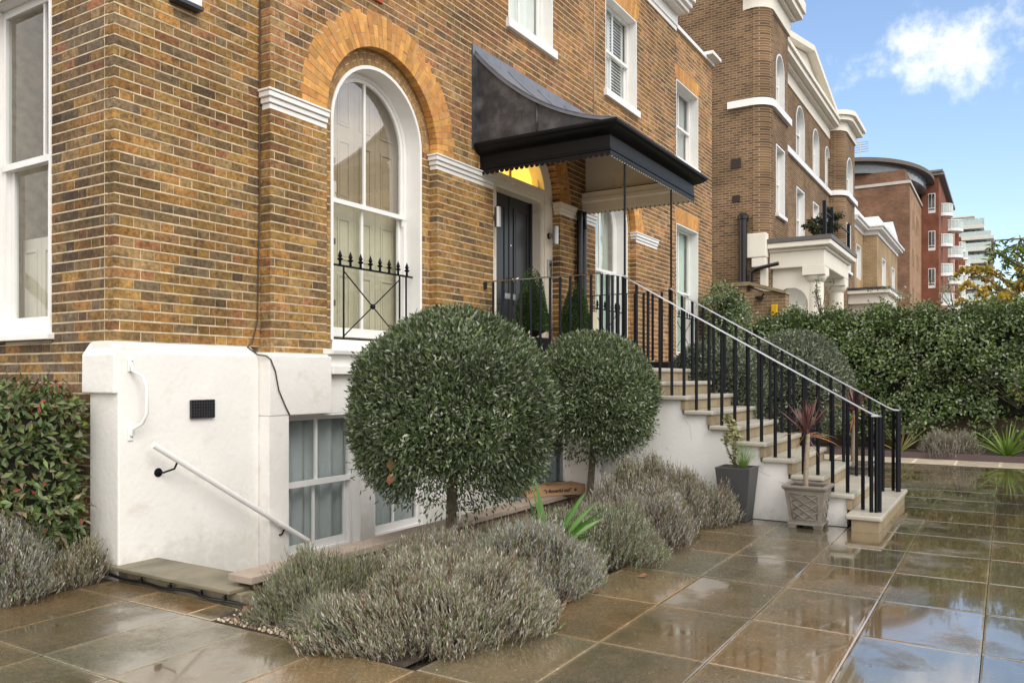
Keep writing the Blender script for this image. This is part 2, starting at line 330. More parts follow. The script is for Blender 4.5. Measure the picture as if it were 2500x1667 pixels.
# ------------------------------------------------------------------ leaf geometry
def leaf_mesh(name, P, D, Nn, L, Wd, C, mat, parent=None, fold=.18, droop=0.0, kind=None):
    n = len(P); D = D/np.linalg.norm(D, axis=1, keepdims=True)
    S = np.cross(D, Nn); S /= (np.linalg.norm(S, axis=1, keepdims=True) + 1e-9); U = np.cross(S, D)
    L = np.asarray(L).reshape(-1, 1)*np.ones((n, 1)); Wd = np.asarray(Wd).reshape(-1, 1)*np.ones((n, 1))
    tip = P + D*L - U*L*droop; mid = P + D*L*.5
    l = mid + S*Wd*.5 + U*Wd*fold; r = mid - S*Wd*.5 + U*Wd*fold
    off = np.zeros(3)
    if parent is not None:
        p = parent
        while p.parent: p = p.parent
        off = np.array(p.location)
    V = np.stack([P, r, tip, l], 1).reshape(-1, 3) - off
    me = bpy.data.meshes.new(name)
    me.vertices.add(4*n); me.vertices.foreach_set('co', V.astype(np.float32).ravel())
    i = np.arange(n)*4
    tri = np.stack([i, i+1, i+2, i, i+2, i+3], 1).ravel()
    me.loops.add(6*n); me.loops.foreach_set('vertex_index', tri.astype(np.int32))
    me.polygons.add(2*n); me.polygons.foreach_set('loop_start', (np.arange(2*n)*3).astype(np.int32))
    try: me.polygons.foreach_set('loop_total', np.full(2*n, 3, np.int32))
    except Exception: pass
    me.update(calc_edges=True)
    at = me.attributes.new('bc', 'FLOAT_COLOR', 'FACE')
    c4 = np.ones((2*n, 4), np.float32); c4[:, :3] = np.repeat(C, 2, 0); at.data.foreach_set('color', c4.ravel())
    me.materials.append(mat)
    o = bpy.data.objects.new(name, me); COL.objects.link(o); o.parent = parent
    if kind: o['kind'] = kind
    return o
def unit(n):
    v = RNG.normal(size=(n, 3)); return v/np.linalg.norm(v, axis=1, keepdims=True)
def pick(cols, w, n, jit=.25):
    c = np.array(cols)[RNG.choice(len(cols), n, p=np.array(w)/sum(w))]
    return c*(1 + RNG.uniform(-jit, jit, (n, 1)))
def blob_core(name, c, rad, mat, parent, amp=.06, n=3):
    bm = bmesh.new(); bmesh.ops.create_icosphere(bm, subdivisions=n, radius=1)
    off = Vector((0, 0, 0)); p = parent
    while p is not None and p.parent: p = p.parent
    if p is not None: off = p.location
    for v in bm.verts:
        k = 1 + amp*math.sin(v.co.x*7 + c[0]*3)*math.cos(v.co.y*6 + v.co.z*5)
        v.co = Vector((c[0] + v.co.x*rad[0]*k, c[1] + v.co.y*rad[1]*k, c[2] + v.co.z*rad[2]*k)) - off
    me = bpy.data.meshes.new(name); bm.to_mesh(me); bm.free(); me.materials.append(mat)
    o = bpy.data.objects.new(name, me); COL.objects.link(o); o.parent = parent; return o
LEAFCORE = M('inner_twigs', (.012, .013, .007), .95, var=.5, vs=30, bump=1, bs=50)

# ================================================================== SETTING
def struct(o, kind='structure'): o['kind'] = kind; return o
g = MB()
HX0, HX1, HY0, HY1 = 3.87, 10.8, 4.45, 5.95          # the basement area is a hole in the ground
BIG = 1500
for x0, x1, y0, y1 in ((-BIG, HX0, -BIG, BIG), (HX1, BIG, -BIG, BIG), (HX0, HX1, -BIG, HY0), (HX0, HX1, HY1, BIG)):
    g.add([(x0, y0, -.05), (x1, y0, -.05), (x1, y1, -.05), (x0, y1, -.05)], [(0, 1, 2, 3)])
struct(g.build('ground', GROUNDM))
g = MB(); g.box(HX0-.3, HX1+.2, HY0-.02, 6.2, -1.45, -1.35)
g.box(HX0-.4, HX0-.002, HY0-.02, 6.0, -1.4, -.06); struct(g.build('basement_area_floor', OLDSTEP))

# --- wet paving: joint bed and the slabs laid on it
pv = MB()
pv.add([(-6, -9, -.014), (17.25, -9, -.014), (17.25, 2.56, -.014), (-6, 2.56, -.014)], [(0, 1, 2, 3)])
pv.add([(-6, 2.56, -.014), (3.24, 2.56, -.014), (3.24, 9, -.014), (-6, 9, -.014)], [(0, 1, 2, 3)])
pv.add([(8.72, 2.56, -.014), (17.25, 2.56, -.014), (17.25, 5.7, -.014), (8.72, 5.7, -.014)], [(0, 1, 2, 3)])
pv.add([(3.24, 4.2, -.014), (3.86, 4.2, -.014), (3.86, 5.8, -.014), (3.24, 5.8, -.014)], [(0, 1, 2, 3)])
paving = struct(pv.build('paving', JOINT))
DRYSLAB = M('damp_pale_slab', (.4, .34, .26), .55, attr='bc', var=.2, vs=5, bump=.3, bs=90)
def slab(x0, x1, y0, y1, dry=False, zt=0.0):
    w = .0022; b = .010; t = .0020
    tx, ty = random.gauss(0, .0007), random.gauss(0, .0007); dz = [-tx-ty, tx-ty, tx+ty, -tx+ty]
    X0, X1, Y0, Y1 = x0+w, x1-w, y0+w, y1-w
    o4 = [(X0, Y0), (X1, Y0), (X1, Y1), (X0, Y1)]; i4 = [(X0+b, Y0+b), (X1-b, Y0+b), (X1-b, Y1-b), (X0+b, Y1-b)]
    k = random.uniform(.8, 1.25); wv = random.uniform(-.12, .15)
    c = (k*(1+wv), k, k*(1-wv))
    if dry: c = (.40*k, .345*k, .26*k)
    m = MB(); vs = [(p[0], p[1], zt-.03) for p in o4] + [(p[0], p[1], zt-t+d) for p, d in zip(o4, dz)] + [(p[0], p[1], zt+d) for p, d in zip(i4, dz)]
    m.add(vs, [(0, 1, 5, 4), (1, 2, 6, 5), (2, 3, 7, 6), (3, 0, 4, 7), ], c)
    e_ = (c[0]*1.9, c[1]*1.95, c[2]*2.1); m.add(vs[4:], [(0, 1, 5, 4), (1, 2, 6, 5), (2, 3, 7, 6), (3, 0, 4, 7)], e_)  # edge faces coloured paler to imitate water glinting along the joints
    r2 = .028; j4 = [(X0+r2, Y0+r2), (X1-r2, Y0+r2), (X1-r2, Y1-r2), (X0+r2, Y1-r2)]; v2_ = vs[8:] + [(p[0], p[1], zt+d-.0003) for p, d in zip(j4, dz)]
    m.add(v2_, [(0, 1, 5, 4), (1, 2, 6, 5), (2, 3, 7, 6), (3, 0, 4, 7)], tuple(q*1.18 for q in c)); m.add(v2_[4:], [(0, 1, 2, 3)], c)  # slightly paler ring spreads that painted glint inwards
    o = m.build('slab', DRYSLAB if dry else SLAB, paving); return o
PXS = [3.24 + .885*i for i in range(-6, 15)]; PYS = [.118 + .613*i for i in range(-7, 10)]
def pslab(x0, x1, y0, y1):
    if x1 > 3.3 and x0 < 8.66 and y1 > 2.62: return
    if x0 > 10.3 and y0 > 3.9: return
    if x0 > 8.5 and x1 < 10.5 and y0 > 1.1: return
    if x1 < 3.3 and y0 > 5.6: return
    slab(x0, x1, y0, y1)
for i in range(len(PXS)-1):
    for j in range(len(PYS)-1):
        x0, x1, y0, y1 = PXS[i], PXS[i+1], PYS[j], PYS[j+1]
        if x0 < -1.5 and y0 < -1.5: continue
        if x1 > 15.7: continue
        if x0 < 3.25 and y1 > 5.0: y1 = min(y1, 5.62)
        if x0 > 8.6 and x1 < 10.6 and y1 > 1.2 and y0 < 1.1: y1 = 1.16
        if y1 - y0 < .05: continue
        if x1 < .1 and y1 < .6: continue
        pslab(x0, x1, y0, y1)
for y0 in (4.41, 5.023):                                # sliver beside the area step
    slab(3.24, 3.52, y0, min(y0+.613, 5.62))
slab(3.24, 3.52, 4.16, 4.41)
for j in range(13):                                    # pale dry border row by the far bed
    y0 = -3.2 + .66*j
    slab(15.63, 16.62, y0, y0+.66, dry=True)
# --- beds
b = MB()
def soilbed(x0, x1, y0, y1, n=20, h=.03, z=.02):
    m = MB(); vs = []; fs = []
    for i in range(n+1):
        for j in range(n+1):
            e = min(i, j, n-i, n-j); vs.append((x0+(x1-x0)*i/n, y0+(y1-y0)*j/n, -.01 if e == 0 else z + random.uniform(-h, h)))
    for i in range(n):
        for j in range(n): fs.append((i*(n+1)+j, (i+1)*(n+1)+j, (i+1)*(n+1)+j+1, i*(n+1)+j+1))
    return m.add(vs, fs)
struct(soilbed(3.26, 8.68, 2.66, 4.22, 46).build('planting_bed', SOIL, smooth=True))
struct(soilbed(.8, 3.52, 5.66, 9.0, 24).build('corner_bed', SOIL, smooth=True))
struct(soilbed(16.72, 18.6, -4.5, 5.6, 30, .04, .06).build('boundary_bed', SOIL, smooth=True))
struct(soilbed(10.5, 15.55, 3.9, 5.6, 20).build('far_planting_bed', SOIL, smooth=True))
e = MB(); e.box(16.63, 16.70, -4.5, 5.6, -.03, .11); tag(e.build('bed_edging', M('purple_brick_edge', (.10, .07, .07), .7)), 'low dark edging strip along the bed under the hedge', 'edging')
# far street ground cover
st = MB(); st.add([(19.5, -60, .0), (400, -60, .0), (400, 2.0, .0), (19.5, 2.0, .0)], [(0, 1, 2, 3)]); struct(st.build('road', M('asphalt', (.05, .05, .052), .6, bump=.3, bs=80)))

# ================================================================== THE HOUSE
house = thing('brick_house', 'yellow stock brick villa with white arched windows and black canopy over its door', 'house', (9.5, 5.7, 0))
YA, YB, YR = 5.72, 5.59, 5.70
XL, XP, XE, XEND = 3.58, 4.975, 15.22, 17.97
CH = .0796; ZB = 1.767
def arch_cut(cx, hw, zb, zs):
    def f(z):
        if z < zb: return None
        if z <= zs: return (cx-hw, cx+hw)
        d = hw*hw - (z-zs)**2
        if d <= 0: return None
        d = math.sqrt(d); return (cx-d, cx+d)
    return f
def rect_cut(a, b, z0, z1): return lambda z: (a, b) if z0 < z < z1 else None
def spans(a0, a1, z, cuts):
    iv = [(a0, a1)]
    for c in cuts:
        r = c(z)
        if not r: continue
        out = []
        for a, b in iv:
            if r[1] <= a or r[0] >= b: out.append((a, b)); continue
            if r[0] > a: out.append((a, r[0]))
            if r[1] < b: out.append((r[1], b))
        iv = out
    return [(a, b) for a, b in iv if b-a > .02]
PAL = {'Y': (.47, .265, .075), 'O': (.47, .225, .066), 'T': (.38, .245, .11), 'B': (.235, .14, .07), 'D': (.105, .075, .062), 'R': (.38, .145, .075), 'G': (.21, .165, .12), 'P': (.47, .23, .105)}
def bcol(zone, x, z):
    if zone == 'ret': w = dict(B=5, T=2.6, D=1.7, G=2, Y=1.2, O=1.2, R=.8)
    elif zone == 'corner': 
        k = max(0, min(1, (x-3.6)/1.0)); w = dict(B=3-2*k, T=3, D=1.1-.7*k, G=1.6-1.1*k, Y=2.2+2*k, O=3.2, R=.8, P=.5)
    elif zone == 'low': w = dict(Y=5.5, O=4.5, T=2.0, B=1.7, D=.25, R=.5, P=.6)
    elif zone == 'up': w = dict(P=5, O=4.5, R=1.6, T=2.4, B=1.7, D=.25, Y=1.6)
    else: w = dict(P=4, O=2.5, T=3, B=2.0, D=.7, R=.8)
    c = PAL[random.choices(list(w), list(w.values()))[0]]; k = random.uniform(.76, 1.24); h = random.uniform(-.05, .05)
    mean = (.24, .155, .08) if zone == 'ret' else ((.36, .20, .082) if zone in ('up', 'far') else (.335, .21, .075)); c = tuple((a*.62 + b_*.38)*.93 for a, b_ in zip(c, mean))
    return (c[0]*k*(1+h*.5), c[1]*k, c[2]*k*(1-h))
core = MB(); BR = []          # BR: (box, colour)
def brick_wall(axis, plane, a0, a1, z0, z1, cuts, zone, depth=.105, out=-1, coredepth=.24, ztop_core=None, inset0=.004, inset1=.004):
    k0 = math.floor((z0-ZB)/CH); k = k0
    while ZB + k*CH < (ztop_core or z1) - .02:
        zb = max(ZB + k*CH, z0); zt = min(ZB + (k+1)*CH, ztop_core or z1); zm = (zb+zt)/2
        for a, b in spans(a0, a1, zm, cuts):
            A = a + (inset0 if a == a0 else .004); B_ = b - (inset1 if b == a1 else .004)
            if B_ > A:
                p0 = plane + .0016; p1 = plane + coredepth
                if axis == 'y': core.box(A, B_, p0, p1, zb, zt)
                else: core.box(p0, p1, A, B_, zb, zt)
            if zt > z1 + .02: continue
            if B_ > A and zb > z0 + .01 and seen(A if axis == 'y' else plane, plane if axis == 'y' else A, zb)[1] > -420:
                hb = .0052; q_ = .0022
                if axis == 'y': core.box(A+.002, B_-.002, plane-q_, plane+.012, zb-hb, zb+hb)
                else: core.box(plane-q_, plane+.012, A+.002, B_-.002, zb-hb, zb+hb)
            jz = .0080; bz0 = zb + jz; bz1 = ZB + (k+1)*CH - jz
            if bz1 - bz0 < .02: continue
            u = .345; ph = (k % 2)*.1725 + 50*u; x = a0 - (ph % u) - u; seq = []
            while x < b + u:
                seq += [(x, x+.2215), (x+.229, x+.3375)]; x += u
            cl = []
            for s0, s1 in seq:
                s0 = max(s0, a); s1 = min(s1, b)
                if s1 - s0 <= 0: continue
                cl.append([s0, s1])
            if cl and cl[0][1]-cl[0][0] < .04 and len(cl) > 1: cl[1][0] = cl[0][0]; cl.pop(0)
            if cl and cl[-1][1]-cl[-1][0] < .04 and len(cl) > 1: cl[-2][1] = cl[-1][1]; cl.pop()
            if cl: cl[0][0] = a; cl[-1][1] = b
            for s0, s1 in cl:
                e0 = 0 if s0 == a else random.uniform(-.002, .002); e1 = 0 if s1 == b else random.uniform(-.002, .002)
                j = random.uniform(-.0035, -.0002)
                q0 = bz0 + random.uniform(-.0018, .0018); q1 = bz1 + random.uniform(-.0018, .0018)
                c = bcol(zone(((s0+s1)/2), (q0+q1)/2) if callable(zone) else zone, (s0+s1)/2, (q0+q1)/2)
                if axis == 'y': bx = (s0+e0, s1+e1, plane+j, plane+depth, q0, q1)
                else: bx = (plane+j, plane+depth, s0+e0, s1+e1, q0, q1)
                u_, v_, d_ = seen(bx[0], bx[2], bx[5])
                if v_ < -420: continue
                BR.append((bx, c))
        k += 1
SPR = 4.06
A1 = (6.56, .88); A2 = (12.44, .82); DR = (9.53, .90)          # arch centres and half widths
zone_main = lambda x, z: 'low' if (z < 4.3 and x < 11) else ('up' if x < 14 else 'far')
fcuts = [arch_cut(A1[0], A1[1], 1.0, SPR), arch_cut(A2[0], A2[1], 1.0, SPR), arch_cut(DR[0], DR[1], 1.0, SPR),
         rect_cut(8.99, 10.20, 6.19, 8.2), rect_cut(11.99, 13.29, 6.19, 7.78)]
ring_out = [arch_cut(c[0], c[1]+.325, 4.06, SPR) for c in (A1, A2)]
def both(f, g_):
    return lambda z: g_(z) if g_(z) else f(z)
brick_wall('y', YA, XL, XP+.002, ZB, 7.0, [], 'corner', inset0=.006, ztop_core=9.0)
brick_wall('y', YB, XP, XE, 1.716, 8.32, [both(fcuts[0], ring_out[0]), both(fcuts[1], ring_out[1])] + fcuts[2:], zone_main, depth=.125, inset0=.006)
brick_wall('y', YA, XE+.002, XEND, 1.0, 8.55, [rect_cut(15.65, 17.0, 1.95, 4.63), rect_cut(15.65, 17.0, 5.98, 7.55)], 'far')
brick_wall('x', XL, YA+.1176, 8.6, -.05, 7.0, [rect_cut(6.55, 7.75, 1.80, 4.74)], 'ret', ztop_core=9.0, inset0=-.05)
for c, hw in ((A1, .722), (A2, .687)):                            # recessed brick jambs beside the arched windows
    brick_wall('y', YR, c[0]-c[1]-.05, c[0]+c[1]+.05, 1.716, SPR+1.0, [arch_cut(c[0], hw, 1.0, SPR-.01), lambda z: (0, 99) if z > SPR+.02 else None], 'low', depth=.1)
# voussoirs (outer arch rings)
def voussoirs(c, r0, r1, y, n, proud, dep, pal):
    for i in range(n):
        t0 = PI*i/n; t1 = PI*(i+1)/n; g_ = .005
        sp = r0 + (r1-r0)*(.36 if i % 2 else .64)
        for ra, rb in ((r0, sp-g_), (sp+g_, r1)):
            a0 = t0 + g_/2/((ra+rb)/2); a1 = t1 - g_/2/((ra+rb)/2)
            j = random.uniform(-.002, .002)
            pts = [(c[0]-ra*math.cos(a0), SPR+ra*math.sin(a0)), (c[0]-rb*math.cos(a0), SPR+rb*math.sin(a0)), (c[0]-rb*math.cos(a1), SPR+rb*math.sin(a1)), (c[0]-ra*math.cos(a1), SPR+ra*math.sin(a1))]
            k = random.uniform(.85, 1.15); q = random.choice(pal); BR.append((('p', pts, y-proud+j, y+dep), (q[0]*k, q[1]*k, q[2]*k)))
GP = [(.60, .31, .085), (.56, .27, .075), (.52, .27, .09), (.50, .23, .07)]
for c in (A1, A2):
    voussoirs(c, c[1], c[1]+.355, YB, 46, .003, .10, GP)
    TP = [(.33, .20, .075), (.29, .17, .07), (.36, .21, .08)]
    voussoirs((c[0], 0), .69 if c is A1 else .655, c[1]+.05, YR, 40, .0, .09, TP)
    n = 40; rr = c[1]+.02
    A = [(c[0]-rr*math.cos(PI*i/n), SPR+rr*math.sin(PI*i/n)) for i in range(n+1)]; B = [(c[0]-(c[1]+.40)*math.cos(PI*i/n), SPR+(c[1]+.40)*math.sin(PI*i/n)) for i in range(n+1)]
    core.ring(A, B, YB+.002, YB+.2)
    A = [(c[0]-(.68 if c is A1 else .645)*math.cos(PI*i/n)*1.02, SPR+(.69 if c is A1 else .655)*1.02*math.sin(PI*i/n)) for i in range(n+1)]
    B = [(c[0]-(c[1]+.2)*math.cos(PI*i/n), SPR+(c[1]+.2)*math.sin(PI*i/n)) for i in range(n+1)]
    core.ring(A, B, YR+.003, YR+.2)
rr = DR[1]+.02; n = 40                                          # the door arch
A = [(DR[0]-rr*math.cos(PI*i/n), SPR+rr*math.sin(PI*i/n)) for i in range(n+1)]; B = [(DR[0]-(rr+.2)*math.cos(PI*i/n), SPR+(rr+.2)*math.sin(PI*i/n)) for i in range(n+1)]
core.ring(A, B, YB+.012, YB+.2); voussoirs(DR, DR[1], DR[1]+.34, YB, 46, .004, .12, GP)
# flat gauged arches over the square-headed windows
def flat_arch(x0, x1, z0, h, y, n=16):
    for i in range(n):
        def xx(t, top): s = (t-.5)*2; return (x0+x1)/2 + s*((x1-x0)/2 + (.10 if top else 0))
        t0, t1 = (i+.04)/n, (i+.96)/n
        k = random.uniform(.85, 1.12); q = random.choice(GP)
        BR.append((('p', [(xx(t0, 0), z0), (xx(t0, 1), z0+h), (xx(t1, 1), z0+h), (xx(t1, 0), z0)], y-.005, y+.08), (q[0]*k, q[1]*k, q[2]*k)))
flat_arch(15.62, 17.03, 4.635, .31, YA); flat_arch(15.62, 17.03, 7.555, .30, YA); flat_arch(11.96, 13.32, 7.785, .30, YB)
# close the shell of the house
core.box(XL+.3, XEND-.003, 12, 12.25, -1.4, 9.0); core.box(XEND-.24, XEND-.004, YA+.24, 12, -1.4, 8.9)
wall = core.build('wall', MORTAR, house)
roofc = MB(); roofc.box(XL+.05, XP+.3, 5.95, 12.2, 8.9, 9.0); roofc.box(XP+.3, XEND-.05, 5.95, 12.2, 8.62, 8.75); roofc.build('roof', LEAD, house)
def piece(mb, bx, c):
    if bx[0] == 'p': mb.prism(bx[1], 'y', bx[2], bx[3], c)
    else: mb.box(*bx, c)
def area(b_):
    bx = b_[0]
    if bx[0] == 'p': x, y, z = bx[1][0][0], bx[2], bx[1][0][1]; a = .35*.02
    else:
        x, y, z = bx[0], bx[2], bx[5]; front = (bx[1]-bx[0]) > .13 or bx[2] < 5.8
        a = (bx[1]-bx[0] if front else bx[3]-bx[2])*(bx[5]-bx[4])
    u, v, d = seen(x, y, z)
    return a/d/d if (-10 < u < 2500 and 0 < v < 870) else 0
VS = [q for q in BR if q[0][0] == 'p']; BR = [q for q in BR if q[0][0] != 'p']
VS.sort(key=lambda q: seen(q[0][1][0][0], q[0][2], q[0][1][0][1])[2])
for bx, c in VS[:180]:
    m = MB(); piece(m, bx, c); m.build('voussoir', GAUGED, wall)
m = MB()
for bx, c in VS[180:]: piece(m, bx, c)
m.build('voussoirs', GAUGED, wall, kind='stuff')
BR.sort(key=area, reverse=True)
for bx, c in BR[:300]:
    m = MB(); piece(m, bx, c); m.build('brick', BRICK, wall)
m = MB()
for bx, c in BR[300:]: piece(m, bx, c)
m.build('brickwork', BRICK, wall, kind='stuff')

# --- rendered plinth and basement wall
pl = MB()
pl.prism([(5.60, -1.4), (5.60, 1.684), (5.714, 1.765), (5.95, 1.765), (5.95, -1.4)], 'x', 3.545, 4.862)
pl.build('plinth', WHITE, house, bevel=.012)
pl = MB(); pl.prism([(3.512, 1.375), (3.515, 1.665), (3.578, 1.760), (3.74, 1.760), (3.74, 1.375)], 'y', 5.606, 6.02); pl.build('plinth_block', WHITE, house, bevel=.01)
pl = MB(); pl.box(3.546, 3.86, 5.7, 5.96, -.05, 1.374); pl.build('plinth_return', WHITE, house)
pl = MB(); pl.prism([(5.47, 1.155), (5.47, 1.688), (5.583, 1.714), (5.95, 1.714), (5.95, 1.155)], 'x', 4.864, 5.62); pl.build('pier_plinth', WHITE, house, bevel=.008)
pl = MB(); pl.box(4.864, 5.085, 5.472, 5.94, -1.4, 1.153)
pl.box(5.62, 8.95, 5.53, 5.94, 1.154, 1.712)
pl.box(6.10, 6.29, 5.531, 5.93, -1.4, 1.152); pl.box(7.25, 9.02, 5.531, 5.93, -1.4, 1.152)
pl.box(5.086, 6.099, 5.533, 5.93, -1.4, -.21); pl.box(6.291, 7.249, 5.533, 5.93, -1.4, -.21)
pl.box(10.42, 15.1, 5.535, 5.9, -1.4, 1.713)
pl.build('basement_wall', WHITE, house)
pl = MB(); pl.box(9.0, 10.45, 5.62, 5.66, -1.3, 1.35); ad = pl.build('area_door', AREADOOR, house)
pl = MB()
for a, b_, c, d in ((9.0, 9.06, -1.3, 1.35), (10.39, 10.45, -1.3, 1.35), (9.06, 10.39, 1.27, 1.35)): pl.box(a, b_, 5.585, 5.64, c, d)
pl.build('frame', AREADOOR, ad)

# --- impost mouldings
def impost(x0, x1, y, m, ret0=False):
    b_ = MB()
    for z0, z1, p in ((3.885, 3.935, .004), (3.937, 3.985, .022), (3.987, 4.035, .042), (4.036, 4.056, .055)):
        b_.box(x0-(p if ret0 else 0), x1+(p if not ret0 else .004), y-p, y+.10, z0, z1)
    return b_.build('impost', m, house, bevel=.004, seg=1)
impost(XP, 5.672, YB, PAINT, True); impost(7.433, 8.62, YB, PAINT, True)
impost(13.27, 14.26, YB, PAINT, True); impost(10.99, 11.62, YB, PAINT, True); impost(10.43, 10.985, YB, CREAM, True)

# --- windows
def arch_path(cx, hw, z0, zs, n=24):
    return [(cx-hw, z0)] + [(cx-hw*math.cos(PI*i/n), zs+hw*math.sin(PI*i/n)) for i in range(n+1)] + [(cx+hw, z0)]
def rect_path(cx, hw, z0, z1): return [(cx-hw, z0), (cx-hw, z1), (cx+hw, z1), (cx+hw, z0)]
def top_of(cx, hw, zs, x): return zs + math.sqrt(max(0, hw*hw-(x-cx)**2))
def panels(mb, x0, x1, z0, z1, y, d=.012, w=.02):
    mb.ring([(x0, z0), (x0, z1), (x1, z1), (x1, z0), (x0, z0)], [(x0+w, z0+w), (x0+w, z1-w), (x1-w, z1-w), (x1-w, z0+w), (x0+w, z0+w)], y-d, y+.004)
    mb.box(x0+w*1.8, x1-w*1.8, y-.006, y+.004, z0+w*1.8, z1-w*1.8)
def arch_window(cx, hw, z0, zs, yo, yf, inner, label, meet=3.32):
    lin = MB(); lin.ring(arch_path(cx, hw, z0-.05, zs), arch_path(cx, hw+.035, z0-.05, zs), yo-.012, yf+.07)
    win = lin.build('window', PAINT, house, smooth='auto', label=label)
    s = MB(); s.ring(arch_path(cx, hw-.001, z0, zs), arch_path(cx, hw-.05, z0, zs), yf, yf+.05); s.build('frame', PAINT, win, smooth='auto')
    s = MB(); s.ring([p for p in arch_path(cx, hw-.052, meet, zs)], [p for p in arch_path(cx, hw-.092, meet, zs)], yf+.012, yf+.045); s.box(cx-hw+.02, cx+hw-.02, yf-.012, yf+.046, meet-.03, meet+.018); s.build('upper_sash', PAINT, win, smooth='auto', bevel=0)
    s = MB(); s.ring([(cx-hw+.052, meet), (cx-hw+.052, z0), (cx+hw-.052, z0), (cx+hw-.052, meet)], [(cx-hw+.092, meet), (cx-hw+.092, z0+.095), (cx+hw-.092, z0+.095), (cx+hw-.092, meet)], yf+.046, yf+.08); s.build('lower_sash', PAINT, win)
    for x in (cx-hw+.06, cx+hw-.06):
        s = MB(); s.prism([(yf-.008, meet-.032), (yf+.02, meet-.032), (yf+.02, meet-.11), (yf+.008, meet-.10)], 'x', x-.018, x+.018); s.build('sash_horn', PAINT, win)
    s = MB(); s.box(cx-.016, cx+.016, yf+.014, yf+.042, meet+.019, zs+hw-.09); s.build('glazing_bar', PAINT, win)
    s = MB(); s.box(cx-.016, cx+.016, yf+.05, yf+.078, z0+.096, meet-.031); s.build('glazing_bar', PAINT, win)
    n = 20; hh = hw-.088
    for sg in (-1, 1):
        pts = [(cx+sg*.016, meet+.01)] + [(cx+sg*max(.016, hh*math.cos(PI/2*i/n)), zs+hh*math.sin(PI/2*i/n)) for i in range(n+1)]
        pts = [(cx+sg*.016, meet+.01), (cx+sg*hh, meet+.01)] + pts[1:]
        s = MB(); s.add([(p[0], yf+.028, p[1]) for p in pts], [tuple(range(len(pts)))]); s.build('pane', GLASSR, win)
        s = MB(); xa, xb = sorted((cx+sg*.016, cx+sg*hh)); s.add([(xa, yf+.064, z0+.09), (xb, yf+.064, z0+.09), (xb, yf+.064, meet-.02), (xa, yf+.064, meet-.02)], [(0, 1, 2, 3)]); s.build('pane', GLASS, win)
    if inner == 'shutter':
        q = [cx-hw-.03, cx-hw*.5, cx-.01, cx+hw*.48, cx+hw+.03]
        for i in range(4):
            a, b_ = q[i]+.003, q[i+1]-.003
            s = MB(); s.box(a, b_, yf+.16, yf+.19, z0-.05, zs+hw+.1)
            zt = [z0+.05, 2.62, 2.72, 3.22, 3.36, 4.05, 4.15, 4.9]
            for k in range(0, 8, 2):
                w = (b_-a); panels(s, a+w*.22, b_-w*.22, zt[k]+.03, zt[k+1]-.03, yf+.16)
            s.build('shutter', SHUT, win)
        for xh, zh in ((cx-hw*.5, 2.25), (cx-hw*.5, 2.9), (cx-hw*.5, 3.75)):
            s = MB(); s.box(xh-.045, xh+.045, yf+.152, yf+.165, zh, zh+.06); s.build('hinge', M('rusty_hinge', (.10, .055, .035), .8), win)
    else: curtain(win, cx-hw-.05, cx+hw+.05, z0-.05, zs+hw+.05, yf+.18, GREENC)
    rm = MB(); rm.box(cx-hw-.1, cx+hw+.1, yf+.32, yf+.34, z0-.1, zs+hw+.2); rm.build('room_blind', DARK, win)
    return win
def curtain(win, x0, x1, z0, z1, y, mat, amp=.025, freq=34):
    m = MB(); n = int((x1-x0)*60); vs = []; fs = []
    for i in range(n+1):
        x = x0+(x1-x0)*i/n; yy = y + amp*math.sin(x*freq) + amp*.6*math.sin(x*freq*.37+1)
        vs += [(x, yy, z0), (x, yy + .01*math.sin(x*9), (z0+z1)/2), (x, yy, z1)]
    for i in range(n): fs += [(3*i, 3*i+3, 3*i+4, 3*i+1), (3*i+1, 3*i+4, 3*i+5, 3*i+2)]
    m.add(vs, fs); return m.build('curtain', mat, win, smooth=True)
